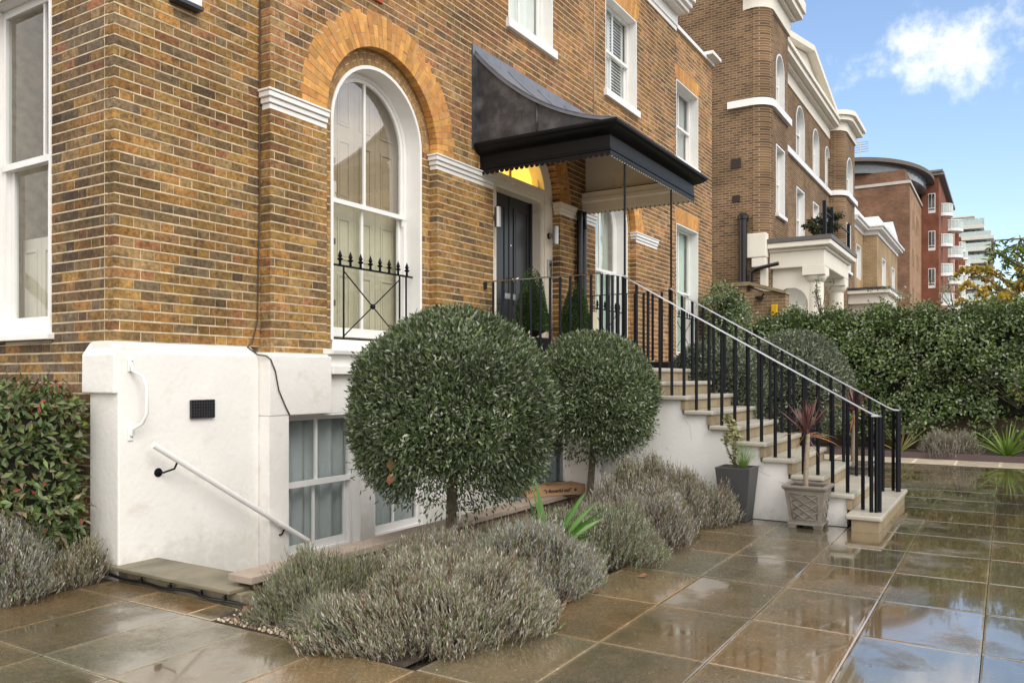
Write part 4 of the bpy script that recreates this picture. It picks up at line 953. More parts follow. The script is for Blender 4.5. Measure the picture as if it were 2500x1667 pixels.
# ================================================================== AREA STEP, COPING WALL
ast = thing('area_step', 'low mossy stone step beside the white plinth', 'step', (3.7, 5.0, 0))
for y0, y1 in ((4.31, 5.44), (5.443, 5.60)):
    m = MB(); m.box(3.495, 3.87, y0, y1, .078, .103); m.build('slab', OLDSTEP, ast, bevel=.006)
m = MB(); m.box(3.495, 3.545, 5.603, 5.86, .078, .103); m.build('slab', OLDSTEP, ast)
for y0, y1 in ((4.26, 4.95), (4.953, 5.5), (5.503, 5.86)):
    m = MB(); m.box(3.55, 3.66, y0, y1, -.03, .077); m.build('kerb_stone', M('kerb_%d' % int(y0*100), (.24, .21, .14), .6, var=.3, vs=6, bump=.5, bs=70, stain=(.09, .08, .05), sscale=5, slo=.5, shi=.75), ast, bevel=.006)
for k in range(6):                                         # flight going down into the area
    m = MB(); m.box(3.875+.26*k, 3.875+.26*(k+1)+.02, 4.46, 5.59, -1.34, -.12-.2*k); m.build('lower_step', OLDSTEP, ast)
cw = thing('retaining_wall', 'low brick retaining wall with pale stone coping around the basement area', 'wall', (6.0, 4.33, 0))
m = MB(); m.box(3.68, 8.69, 4.27, 4.44, -1.4, .128); m.build('wall', M('rough_brown_wall', (.17, .12, .085), .9, var=.35, vs=9, bump=.8, bs=40, stain=(.08, .06, .045), sscale=6), cw)
xs = [3.60, 4.62, 5.66, 6.80, 7.52, 8.69]
for k in range(5):
    m = MB(); m.box(xs[k]+(.003 if k else 0), xs[k+1]-.003, 4.222, 4.452, .131, .180); m.build('coping', COPING, cw, bevel=.006)
m = MB()
for k in range(14):
    x = 3.66+random.uniform(0, .12); y = 4.27+.012*k; z = random.uniform(0, .09); s_ = random.uniform(.02, .05)
    m.box(x, x+s_*1.5, y-s_*.3, y+s_, z, z+s_)
m.build('broken_mortar', STONE, cw)
# irrigation hose and clips
hose = thing('irrigation_hose', 'black irrigation hose pinned along the foot of the mossy step', 'hose', (3.5, 5.0, 0))
m = MB(); pts = []
for i in range(26):
    y = 5.88-1.78*i/25; pts.append((3.515+.012*math.sin(i*.9), y, .024+.012*max(0, math.sin(i*.5))))
pts += [(3.56, 4.0, .03), (3.62, 3.85, .03)]
m.tube(pts, .0115, 8); m.build('hose', PIPE, hose, smooth=True)
for y in (5.72, 5.28, 4.62, 4.38, 4.95):
    m = MB(); m.box(3.503, 3.527, y-.012, y+.012, .02, .055); m.tube([(3.515, y, .055), (3.53, y, .07), (3.548, y, .06)], .006, 6); m.build('clip', PIPE, hose, bevel=.003, seg=1)

# pebbles and brick bit at the bed corner
m = MB()
for k in range(260):
    u = random.random(); x = 3.27 + random.uniform(0, .22)*random.random(); y = 4.14 - random.uniform(0, .60) ; s_ = random.uniform(.004, .012)
    c = random.choice([(.40, .33, .22), (.30, .24, .15), (.48, .42, .31), (.16, .11, .07), (.12, .09, .06)])
    bm_ = [(x+s_*math.cos(a)*random.uniform(.7, 1.1), y+s_*math.sin(a)*random.uniform(.7, 1.1)) for a in [q*PI/3 for q in range(6)]]
    z_ = .002 + .026*min(1, max(0, (x-3.27)/.11)); vs = [(p[0], p[1], z_-.004) for p in bm_] + [(p[0]*.62+x*.38, p[1]*.62+y*.38, z_+s_*.75) for p in bm_]
    m.add(vs, [(6, 7, 8, 9, 10, 11)] + [(i, (i+1) % 6, (i+1) % 6+6, i+6) for i in range(6)], c)
tag(m.build('pebbles', M('pebble', (.5, .45, .35), .7, attr='bc', var=.15), smooth=True), 'scatter of cream pebbles at the corner of the lavender bed', 'pebbles')['kind'] = 'stuff'
m = MB(); m.hexa([(3.37, 4.02, .03), (3.44, 3.99, .03), (3.46, 4.05, .03), (3.40, 4.08, .03), (3.38, 4.03, .06), (3.43, 4.00, .075), (3.45, 4.045, .06), (3.41, 4.07, .065)]); tag(m.build('brick_fragment', M('orange_brick_bit', (.24, .085, .04), .85), bevel=.006), 'broken orange brick fragment on the pebbles', 'brick')

# ================================================================== PLANTS
def ball_tree(name, label, c, r, trunk_base, n, seed, cols, w, leaf=(.047, .0155), rough=.045, squash=1.0, group=None, trunk_r=.05, flatb=.0):
    rng = np.random.default_rng(seed)
    t = thing(name, label, 'tree', trunk_base, group)
    b = Vector(trunk_base); top = Vector((c[0], c[1], c[2]-r*.1))
    m = MB(); k = 7; path = []; rad = []
    for i in range(k+1):
        s_ = i/k; p = b.lerp(top, s_) + Vector((.012*math.sin(s_*5+seed), .012*math.cos(s_*4), 0)); path.append(p); rad.append(trunk_r*(1.25 if i == 0 else 1-.3*s_))
    m.tube(path, rad, 12); m.build('trunk', BARK, t, smooth=True)
    m = MB()
    for i in range(26):
        d_ = Vector((random.gauss(0, 1), random.gauss(0, 1), random.gauss(.1, .8))).normalized(); st_ = b.lerp(top, random.uniform(.72, 1)); en = Vector(c)+d_*r*.93
        m.tube([st_, st_.lerp(en, .5)+Vector((0, 0, -.02)), en], [trunk_r*.35, trunk_r*.2, .005], 5)
    m.build('branches', BARK, t, smooth=True)
    d_ = rng.normal(size=(n, 3)); d_ /= np.linalg.norm(d_, axis=1, keepdims=True)
    lump = 1 + rough*(np.sin(d_[:, 0]*6+seed)*np.cos(d_[:, 1]*5+1)*.6 + np.sin(d_[:, 2]*9+d_[:, 0]*4)*.4) + rng.normal(0, .018, n)
    patch = np.zeros(n)
    for _ in range(46):
        v_ = rng.normal(size=3); v_ /= np.linalg.norm(v_); w_ = np.exp(-(1-d_@v_)/rng.uniform(.008, .04)); lump += w_*rng.normal(0, .020); patch += w_*rng.normal(0, .28)
    sh = rng.random(n) < .005; lump[sh] += rng.uniform(.02, .09, sh.sum())
    depth = 1 - np.abs(rng.exponential(.085, n)); depth = np.clip(depth, .5, 1.03)
    cut = -.72 + .12*np.sin(np.arctan2(d_[:, 1], d_[:, 0])*3+seed) ; keep = (d_[:, 2] > cut) | (rng.random(n) < .10)
    P = np.array(c) + d_*(r*lump*depth)[:, None]*np.array([1, 1, squash])
    loose = (d_[:, 2] < -.45); P[loose] += rng.normal(0, .045, (loose.sum(), 3))
    P, d_, dp, patch = P[keep], d_[keep], depth[keep], patch[keep]; n = len(P)
    D = d_*.75 + rng.normal(0, .55, (n, 3)) + np.array([0, 0, .38])
    low = d_[:, 2] < -.3; D[low, 2] -= .55
    Nn = d_ + rng.normal(0, .5, (n, 3))
    L = leaf[0]*rng.uniform(.7, 1.3, n); Wd = leaf[1]*rng.uniform(.75, 1.25, n)
    C = np.array(cols)[rng.choice(len(cols), n, p=np.array(w)/sum(w))]*rng.uniform(.72, 1.28, (n, 1))
    C = C*np.clip(1+patch, .6, 1.5)[:, None]
    leaf_mesh('crown', P, D, Nn, L, Wd, C, LEAF, t, fold=.12)
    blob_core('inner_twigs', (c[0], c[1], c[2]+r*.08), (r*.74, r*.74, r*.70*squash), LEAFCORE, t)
    return t
OLV = [(.052, .08, .032), (.095, .13, .058), (.165, .195, .115), (.31, .335, .255), (.085, .135, .038), (.22, .27, .08)]
OW = [6, 5, 3.2, 2.6, 2.5, .7]
t1 = ball_tree('ball_tree', 'large clipped ball shaped tree on a bare trunk, nearest the near arched window', (5.47, 3.95, 1.205), .845, (5.47, 3.95, .0), 66000, 3, OLV, OW, group='clipped ball trees')
t2 = ball_tree('ball_tree', 'smaller clipped ball tree beside the steps, behind the cardboard box', (8.10, 3.93, 1.275), .715, (8.09, 3.95, .0), 50000, 5, OLV, OW, group='clipped ball trees', trunk_r=.043)
DOL = [(.07, .095, .055), (.12, .15, .09), (.19, .215, .14), (.28, .30, .23)]
ball_tree('ball_tree', 'clipped ball tree seen through the railings close to the far end of the house', (12.75, 4.0, 1.30), .78, (12.75, 4.0, .0), 22000, 8, DOL, [3, 4, 3, 1.4], leaf=(.06, .022), group='clipped ball trees')
ball_tree('ball_tree', 'wide clipped ball tree standing in front of the hedge behind the steps', (14.55, 3.2, 1.32), .96, (14.55, 3.2, .0), 26000, 9, DOL, [3, 4, 3, 1.4], leaf=(.06, .022), group='clipped ball trees')
# dead brown leaf caught in the near ball tree
dl = MB(); zc = .74
def dead_leaf(c, s_, ax, tip):
    m = MB(); c = Vector(c); u = Vector(ax).normalized(); t = Vector(tip).normalized()
    prof = [(0, 0), (.25, .3), (.32, .55), (.55, .5), (.6, .75), (.8, .45), (1, .12), (1.15, 0)]
    vs = [c + t*s_*a + u*s_*b_*.55 + Vector((0, 0, .0)) + Vector((.18*b_*s_, -.3*b_*s_, 0)) for a, b_ in prof] + [c + t*s_*a - u*s_*b_*.45 for a, b_ in prof[1:-1]]
    n = len(prof); fs = [(0, 1, n)]
    for i in range(1, n-2): fs.append((i, i+1, n+i, n+i-1))
    fs.append((n-2, n-1, n+n-3))
    return m.add(vs, fs)
DEADM = M('dead_leaf', (.19, .085, .035), .7, var=.3, vs=40)
o = dead_leaf((4.68, 3.96, .88), .085, (.6, -.4, 0), (.1, 0, -1)); o.v += []; tag(o.build('dead_leaf', DEADM), 'curled dead brown leaf hanging in the large ball tree', 'leaf', 'dead plane leaves')
o = dead_leaf((4.69, 3.97, .77), .08, (.5, -.5, .2), (-.05, 0, -1)); tag(o.build('dead_leaf', DEADM), 'second dead brown leaf hanging just below another in the large ball tree', 'leaf', 'dead plane leaves')

# ---- lavender
LAVC = [(.37, .385, .325), (.45, .455, .41), (.27, .245, .205), (.29, .245, .22), (.27, .30, .17), (.58, .59, .555)]
def lavender(label, c, rx, ry, h, n, seed, green=.0, cat='lavender', nm='lavender_bush', grp='lavender plants of the front bed'):
    rng = np.random.default_rng(seed); t = thing(nm, label, cat, (c[0], c[1], 0), grp)
    a = rng.uniform(0, 2*PI, n); q = np.sqrt(rng.random(n)); 
    bx = c[0] + rx*.45*q*np.cos(a); by = c[1] + ry*.45*q*np.sin(a)
    rm = 1 + .16*np.sin(3*a+seed*1.7) + .10*np.sin(5*a+seed*.9) + .06*np.sin(9*a+seed); ex = rx*q*rm*np.cos(a); ey = ry*q*rm*np.sin(a)
    lump = 1 + .20*np.sin(ex*6.5+seed)*np.cos(ey*6+seed*2) + .10*np.sin(ex*15+ey*11+seed) + .05*np.sin(ex*31+ey*27)
    for _ in range(26):
        bx_, by_ = rng.uniform(-rx, rx), rng.uniform(-ry, ry); lump += rng.normal(0, .18)*np.exp(-((ex-bx_)**2+(ey-by_)**2)/.008)
    tz = h*(1 - .80*q**3.2)*(1.14 - np.abs(rng.normal(0, .20, n)))*np.clip(lump, .55, 1.45)
    tip = np.stack([c[0]+ex + rng.normal(0, .025, n), c[1]+ey + rng.normal(0, .025, n), np.maximum(tz, .05)], 1)
    base = np.stack([bx, by, np.full(n, .03)], 1)
    ax = tip-base; ln = np.linalg.norm(ax, axis=1, keepdims=True); ax = ax/ln*.55 + np.array([0, 0, .75]) + rng.normal(0, .16, (n, 3)); ax /= np.linalg.norm(ax, axis=1, keepdims=True)
    # stems as long thin leaves, drawn over the last part of each stalk
    C = pick([(.15, .115, .08), (.19, .15, .11), (.12, .09, .07)], [1, 1, 1], n)
    sl_ = np.minimum(ln[:, 0], .22)
    leaf_mesh('stems', tip - ax*sl_[:, None], ax, unit(n), sl_, .0045, C, LEAFM, t, fold=.05)
    k = 9; P = np.repeat(tip, k, 0); A = np.repeat(ax, k, 0); s_ = np.tile(np.linspace(0, 1, k), n)
    P = P - A*(s_*.105)[:, None]
    D = A*1.25 + unit(n*k)*.62; D[:, 2] += .30
    cidx = rng.choice(6, n*k, p=np.array([4, 3, 2, 2, 1.2, 1.6])/13.8)
    C = np.array(LAVC)[cidx]*rng.uniform(.75, 1.25, (n*k, 1))
    pt_ = [(1, 1, 1), (1.05, 1.0, .86), (.92, .97, .84), (1.02, .97, .98), (1.1, 1.06, .98), (.95, .9, .86)][seed % 6]; tint = rng.uniform(.72, 1.2, (n, 1))*np.array([pt_]); br = rng.random(n) < .14; tint[br] *= np.array([.75, .58, .5]); gr = rng.random(n) < .10; tint[gr] *= np.array([.72, .9, .5]); C *= np.repeat(tint, k, 0)
    if green: C = C*(1-green) + np.array((.17, .20, .075))*green
    leaf_mesh('foliage', P, D, unit(n*k), rng.uniform(.024, .044, n*k), rng.uniform(.0050, .0078, n*k), C, LEAFM, t, fold=.1)
    ns = n//5; jj = rng.choice(n, ns); leaf_mesh('flower_stalks', tip[jj], ax[jj]*np.array([1.2, 1.2, 1]) + unit(ns)*.12, unit(ns), rng.uniform(.05, .12, ns), .0034, pick([(.24, .19, .13), (.30, .25, .18), (.17, .13, .10), (.26, .28, .13)], [1, 1, 1, 1], ns), LEAFM, t, fold=.05, kind='stuff')
    # woody lower growth
    n3 = n; ii = rng.choice(n, n3); f = rng.uniform(.25, .85, n3)[:, None]
    P = base[ii]*(1-f) + tip[ii]*f; D = ax[ii] + unit(n3)*.8
    leaf_mesh('twigs', P, D, unit(n3), rng.uniform(.04, .09, n3), .0042, pick([(.12, .09, .07), (.16, .125, .10), (.09, .075, .05)], [1, 1, 1], n3), LEAFM, t, fold=.05)
    blob_core('woody_core', (c[0], c[1], .02), (rx*.70, ry*.70, h*.55), M('lavender_core_%d' % seed, (.075, .06, .045), .95, var=.5, vs=60, bump=1, bs=90), t, .1)
    return t
lavender('greenish lavender clump against the pale coping at the near end', (3.80, 3.76, 0), .48, .40, .27, 2800, 21, .45)
lavender('grey lavender bush at the near tip of the bed, spilling over the paving', (3.92, 2.90, 0), .74, .58, .345, 7400, 22)
lavender('broad grey lavender bush under the large ball tree', (4.62, 3.36, 0), .74, .62, .30, 5800, 23)
lavender('lavender bush overhanging the paving edge between the tip bush and the strap leaved plant', (4.92, 2.95, 0), .66, .58, .35, 5000, 24)
lavender('lavender bush behind the strap leaved plant, close to the coping', (5.75, 3.62, 0), .60, .42, .19, 2600, 25, .12)
lavender('lavender bush right of the strap leaved plant at the paving edge', (6.15, 2.98, 0), .68, .58, .34, 4600, 26)
lavender('rounded lavender bush in the middle of the bed, left of the last two', (7.08, 2.95, 0), .58, .56, .40, 4000, 27)
lavender('tall rounded lavender bush against the white stair wall', (7.92, 3.30, 0), .48, .46, .47, 3000, 28)
lavender('last rounded lavender bush beside the tall grey planter', (7.93, 2.84, 0), .50, .48, .46, 3400, 29)
lavender('silvery lavender bush in the corner bed below the red tinged shrub', (2.86, 5.88, 0), .38, .38, .40, 3000, 30, 0)
lavender('small silvery lavender tuft beside the foot of the mossy step', (3.25, 5.78, 0), .25, .22, .26, 900, 31, 0)
lavender('small lavender clump in the far bed under the hedge', (16.95, .95, 0), .42, .52, .5, 1500, 33, 0, grp='lavender plants of the front bed')

def fescue(label, c, r, h, n, seed, cols, w=.0045, up=.6, nm='grass_tuft', cat='grass'):
    rng = np.random.default_rng(seed); t = thing(nm, label, cat, c)
    a = rng.uniform(0, 2*PI, n); ti = rng.beta(1.6, 1.6, n)
    d0 = np.stack([np.cos(a)*ti*.75, np.sin(a)*ti*.75, np.full(n, up+.3)], 1); d0 /= np.linalg.norm(d0, axis=1, keepdims=True)
    L = h*rng.uniform(.7, 1.2, n); P = np.array(c) + np.stack([np.cos(a)*.04*ti, np.sin(a)*.04*ti, np.zeros(n)], 1)
    N_ = np.tile(np.array([0, 0, 1.]), (n, 1)) + unit(n)*.2; C = pick(cols, [1]*len(cols), n)
    seg = 3; p = P; d = d0
    for s_ in range(seg):
        leaf_mesh('blades', p, d, N_, L*.45, w*(1-.22*s_), C, LEAFM, t, fold=.1); p = p + d*(L*.36)[:, None]; d = d + np.stack([np.cos(a)*.35*ti, np.sin(a)*.35*ti, -.42*ti-.1], 1); d /= np.linalg.norm(d, axis=1, keepdims=True)
    return t
BLU = [(.26, .28, .21), (.34, .35, .28), (.2, .21, .12), (.42, .40, .31)]
fescue('blue grey tufted grass spilling onto the paving at the near end of the bed', (3.27, 3.24, .02), .3, .22, 1300, 41, BLU)
# strap-leaved plant, each blade a part
def strap_plant(label, c, blades, cols, seed, w=.03, nm='strap_leaf_plant', cat='plant', mat=None, bend=.5):
    rnd = random.Random(seed); t = thing(nm, label, cat, c)
    for az, el, L_, wd in blades:
        m = MB(); vs = []; fs = []; p = Vector(c); d = Vector((math.cos(az)*math.cos(el), math.sin(az)*math.cos(el), math.sin(el))); s_ = Vector((-math.sin(az), math.cos(az), 0)); tw = rnd.uniform(.5, 1.1)*rnd.choice((-1, 1)); s_ = (s_*math.cos(tw) + d.cross(s_)*math.sin(tw)).normalized(); n = 7
        for i in range(n+1):
            f_ = i/n; ww = wd*(1-f_**2.2)*(.75+.5*f_ if f_ < .5 else 1) + .0008
            nn = s_.cross(d); vs += [p - s_*ww/2 + nn*ww*.22, p, p + s_*ww/2 + nn*ww*.22]
            p = p + d*L_/n; d = (d + Vector((0, 0, -bend*L_/n*(.3+f_)))).normalized()
        for i in range(n): fs += [(3*i, 3*i+1, 3*i+4, 3*i+3), (3*i+1, 3*i+2, 3*i+5, 3*i+4)]
        c_ = rnd.choice(cols); k = rnd.uniform(.8, 1.2); m.add(vs, fs, (c_[0]*k, c_[1]*k, c_[2]*k)); m.build('leaf', mat or LEAF, t, smooth=True)
    return t
GRN = [(.07, .19, .025), (.055, .15, .02), (.10, .22, .04)]
strap_plant('bright green strap leaved plant growing out of the lavender', (5.40, 2.98, .16), [(2.3, 1.32, .55, .062), (1.8, 1.38, .60, .058), (2.0, 1.2, .45, .055), (-.9, .85, .50, .06), (-1.2, .75, .55, .065), (-.6, 1.0, .55, .055), (-1.5, .5, .40, .06), (-.3, .6, .45, .055), (-.7, .55, .5, .06), (-1.0, 1.1, .5, .055), (-2.0, .8, .38, .055)], GRN, 3, bend=.7)

# ---- leafy shrubs
def shrub_box(nm, label, cat, x0, x1, y0, y1, z0, z1, n, cols, w, leaf, seed, round_=.18, mat=None, base=None, core=True, rag=.05, thin=None, grp=None, faces=None):
    rng = np.random.default_rng(seed); t = thing(nm, label, cat, ((x0+x1)/2, (y0+y1)/2, 0), grp)
    areas = {'-x': (y1-y0)*(z1-z0), '-y': (x1-x0)*(z1-z0), 'z': (x1-x0)*(y1-y0), '+y': .4*(x1-x0)*(z1-z0), '+x': .3*(y1-y0)*(z1-z0)}
    if faces: areas = {k: v*faces.get(k, 1) for k, v in areas.items()}
    ks = list(areas); pr = np.array([areas[k] for k in ks]); pr = pr/pr.sum(); f_ = rng.choice(len(ks), n, p=pr)
    u = rng.random(n); v = rng.random(n); P = np.stack([x0+(x1-x0)*rng.random(n), y0+(y1-y0)*u, z0+(z1-z0)*v], 1); Nn = np.zeros((n, 3))
    for i, k in enumerate(ks):
        s_ = f_ == i
        if k == '-x': P[s_, 0] = x0; Nn[s_] = (-1, 0, 0)
        if k == '+x': P[s_, 0] = x1; Nn[s_] = (1, 0, 0)
        if k == '-y': P[s_, 1] = y0; Nn[s_] = (0, -1, 0)
        if k == '+y': P[s_, 1] = y1; Nn[s_] = (0, 1, 0)
        if k == 'z': P[s_, 2] = z1; Nn[s_] = (0, 0, 1)
    # round the box edges towards a superellipsoid, then make it lumpy
    cc = np.array([(x0+x1)/2, (y0+y1)/2, (z0+z1)/2]); hh = np.array([(x1-x0)/2, (y1-y0)/2, (z1-z0)/2])
    q = (P-cc)/hh; rr = (np.abs(q)**6).sum(1)**(1/6); P = cc + (P-cc)/rr[:, None]**(1.0)*1.0
    lum = .5*np.sin(P[:, 1]*3.1+seed)*np.cos(P[:, 2]*3.7+1) + .5*np.sin(P[:, 1]*7.3+P[:, 2]*5.9) + .4*np.sin(P[:, 0]*6+P[:, 2]*4)
    P = P + Nn*(lum*rag + rng.normal(0, rag*.55, n) - np.abs(rng.exponential(rag*1.1, n)))[:, None]
    if thin is not None: k_ = thin(P, rng); P, Nn, lum = P[k_], Nn[k_], lum[k_]; n = len(P)
    D = Nn*.5 + rng.normal(0, .6, (n, 3)) + np.array([0, 0, -.15]); N2 = Nn*.9 + np.array([0, 0, .55]) + rng.normal(0, .45, (n, 3))
    C = np.array(cols)[rng.choice(len(cols), n, p=np.array(w)/sum(w))]*rng.uniform(.7, 1.3, (n, 1))
    C = C*(.8+.35*np.clip(lum*.5+.5, 0, 1))[:, None]
    leaf_mesh('foliage', P, D, N2, leaf[0]*rng.uniform(.65, 1.3, n), leaf[1]*rng.uniform(.7, 1.25, n), C, mat or LEAF, t, fold=.14, droop=.08)
    if core:
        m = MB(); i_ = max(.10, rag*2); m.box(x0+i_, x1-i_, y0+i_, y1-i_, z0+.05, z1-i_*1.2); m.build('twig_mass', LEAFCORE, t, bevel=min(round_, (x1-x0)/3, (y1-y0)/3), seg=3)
    m = MB()
    for k in range(max(3, int((y1-y0)*1.2))):
        y = y0+(y1-y0)*(k+.5)/max(3, int((y1-y0)*1.2)); m.tube([((x0+x1)/2, y, 0), ((x0+x1)/2+random.uniform(-.05, .05), y+random.uniform(-.1, .1), z0+.5*(z1-z0))], [.03, .02], 6)
    m.build('stems', BARK, t, smooth=True)
    return t
PHO = [(.055, .095, .025), (.095, .14, .045), (.15, .18, .075), (.20, .155, .09), (.24, .055, .045), (.14, .20, .03), (.26, .22, .16)]
shrub_box('evergreen_shrub', 'glossy evergreen shrub with red tinged young leaves in the corner bed', 'shrub', 2.72, 3.50, 5.82, 7.9, .16, 1.40, 11000, PHO, [4, 5, 3.5, 2.0, .6, 1.2, 1.0], (.075, .030), 51, rag=.06)
HED = [(.065, .115, .03), (.115, .175, .055), (.18, .235, .10), (.26, .30, .18), (.37, .40, .33), (.18, .26, .04)]
HW = [3.5, 4, 3, 1.6, .8, .8]
def hthin(P, rng):
    low = (P[:, 2] < .55 + .25*np.sin(P[:, 1]*2.3)) & (rng.random(len(P)) < .8)
    bare = (P[:, 1] < .2) & (P[:, 2] < 1.25 + .3*np.sin(P[:, 1]*4)) & (rng.random(len(P)) < .85)
    hole = (np.sin(P[:, 1]*5.3+1)*np.sin(P[:, 2]*6.1+P[:, 1]*1.7) + .6*np.sin(P[:, 1]*11+P[:, 2]*9) > .85) & (P[:, 2] < 2.6) & (rng.random(len(P)) < .8)
    return ~(low | bare | hole)
shrub_box('hedge', 'long tall clipped evergreen hedge across the far side of the forecourt', 'hedge', 17.75, 18.75, -4.6, 5.3, .12, 2.82, 105000, HED, HW, (.078, .044), 52, rag=.15, thin=hthin, core=False, faces={'+x': .3, '+y': .3, 'z': 1.5})
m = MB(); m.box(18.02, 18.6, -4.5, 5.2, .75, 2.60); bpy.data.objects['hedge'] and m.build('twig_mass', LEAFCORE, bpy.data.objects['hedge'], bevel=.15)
bw = MB(); bw.box(18.22, 18.45, -12, 5.7, -.03, 1.9); tag(bw.build('garden_wall', far_brick('dark_old_brick', (.09, .065, .045), (.13, .085, .055), (.10, .085, .065))), 'dark brick garden wall half hidden under the hedge', 'wall')
shrub_box('evergreen_shrub', 'tall variegated shrub between the house end and the brick pier', 'shrub', 16.7, 17.7, 4.75, 5.55, .1, 3.42, 12000, HED, [3, 4, 3, 2, 2.0, .5], (.07, .036), 53, rag=.12)
# loose sprays standing above the hedge
def spray(label, c, h, n, seed, cols, leaf=(.07, .03), nm='climber_shoots', spread=.3, branches=7, droop=0.0, cat='plant', grp=None, up=1.0):
    rng = np.random.default_rng(seed); rd = random.Random(seed); t = thing(nm, label, cat, c, grp); m = MB(); tips = []
    for i in range(branches):
        e = Vector(c) + Vector((rd.gauss(0, spread), rd.gauss(0, spread), h*rd.uniform(.55, 1.05)*up)); mid = Vector(c).lerp(e, .55)+Vector((rd.gauss(0, .06), rd.gauss(0, .06), h*.08))
        e2 = e + Vector((rd.gauss(0, spread*.4), rd.gauss(0, spread*.4), -droop*h*rd.uniform(.2, .7))); m.tube([c, mid, e, e2], [.012*h, .008*h, .005*h, .002], 5); tips.append((Vector(c), mid, e, e2))
    m.build('stems', BARK, t, smooth=True)
    P = []; A = []
    for i in range(n):
        a = rd.choice(tips); k = rd.choice([0, 1, 1, 2, 2]); f_ = rd.random(); P.append(a[k].lerp(a[k+1], f_)); A.append((a[k+1]-a[k]).normalized() if (a[k+1]-a[k]).length > 0 else Vector((0, 0, 1)))
    P = np.array([tuple(p) for p in P]) + rng.normal(0, .02*h, (n, 3)); A = np.array([tuple(p) for p in A])
    D = A*.4 + unit(n)*.8 + np.array([0, 0, -.5*droop]); leaf_mesh('leaves', P, D, unit(n)+np.array([0, 0, .8]), leaf[0]*rng.uniform(.7, 1.3, n), leaf[1], pick(cols, [1]*len(cols), n), LEAFM, t, fold=.12)
    return t
spray('pale leafy shoots standing above the hedge near the portico', (18.2, 3.4, 2.8), .8, 150, 61, HED[1:5])
spray('leafy shoots above the middle of the hedge', (18.2, 1.9, 2.8), .55, 110, 62, HED[1:5])
spray('thin leafy shoots on the hedge near the red brick flats', (18.2, .9, 2.8), .6, 90, 63, HED[1:5])
spray('grey green rambling stems in front of the bare garden wall', (17.9, -.2, .9), .9, 240, 64, [(.16, .2, .13), (.2, .24, .17), (.12, .16, .08)], leaf=(.07, .04), spread=.45, branches=10)
spray('yellow leaved seedling under the right end of the hedge', (17.7, -.75, .7), .6, 120, 65, [(.4, .3, .03), (.22, .24, .05), (.12, .16, .05)], leaf=(.08, .045), spread=.3)

def strap_many(label, c, n, Lr, w, cols, seed, mat=None, bend=1.0, nm='strap_leaf_plant', el=(.5, 1.35)):
    rd = random.Random(seed)
    return strap_plant(label, c, [(rd.uniform(0, 2*PI), rd.uniform(*el), rd.uniform(*Lr), w*rd.uniform(.8, 1.2)) for _ in range(n)], cols, seed, bend=bend, mat=mat, nm=nm)
LG = [(.16, .28, .045), (.22, .32, .06), (.10, .2, .03)]
strap_many('bushy light green strap leaved clump in the far bed', (16.95, .0, .05), 60, (.45, .85), .032, LG, 71, bend=1.5)
strap_many('slender upright grassy plant under the hedge left of the lavender clump', (17.1, 1.75, .05), 26, (.5, .8), .022, [(.2, .2, .06), (.14, .2, .05), (.3, .24, .09)], 72, bend=.9)

# ================================================================== POTS
p1 = thing('tall_planter', 'tall tapered charcoal planter against the white stair wall', 'planter', (8.42, 2.42, 0))
m = MB(); m.frustum(8.45, 2.42, .002, .545, .130, .180); m.build('body', M('charcoal_planter', (.055, .056, .058), .5, var=.05, bump=.1, bs=120), p1, bevel=.006)
m = MB()
for a in ((8.268, 8.632, 2.238, 2.258), (8.268, 8.632, 2.582, 2.602), (8.268, 8.288, 2.2585, 2.5815), (8.612, 8.632, 2.2585, 2.5815)): m.box(*a, .546, .558)
m.build('rim', M('charcoal_rim', (.06, .062, .065), .45), p1)
m = MB(); m.box(8.289, 8.611, 2.259, 2.581, .5455, .552); m.build('soil', SOIL, p1)
VAR = [(.30, .30, .13), (.42, .40, .20), (.14, .17, .06), (.20, .22, .09), (.5, .46, .25)]
clm = spray('variegated climber on a cane in the tall charcoal planter', (8.45, 2.44, .55), .50, 420, 81, VAR, leaf=(.048, .027), spread=.05, branches=6)
m = MB(); m.tube([(8.45, 2.44, .55), (8.45, 2.44, 1.02)], .006, 6); m.build('cane', M('cane', (.4, .3, .15), .7), clm)
fescue('wispy green grass in the tall charcoal planter', (8.47, 2.36, .55), .2, .24, 260, 82, [(.16, .30, .05), (.22, .34, .1)], w=.003)

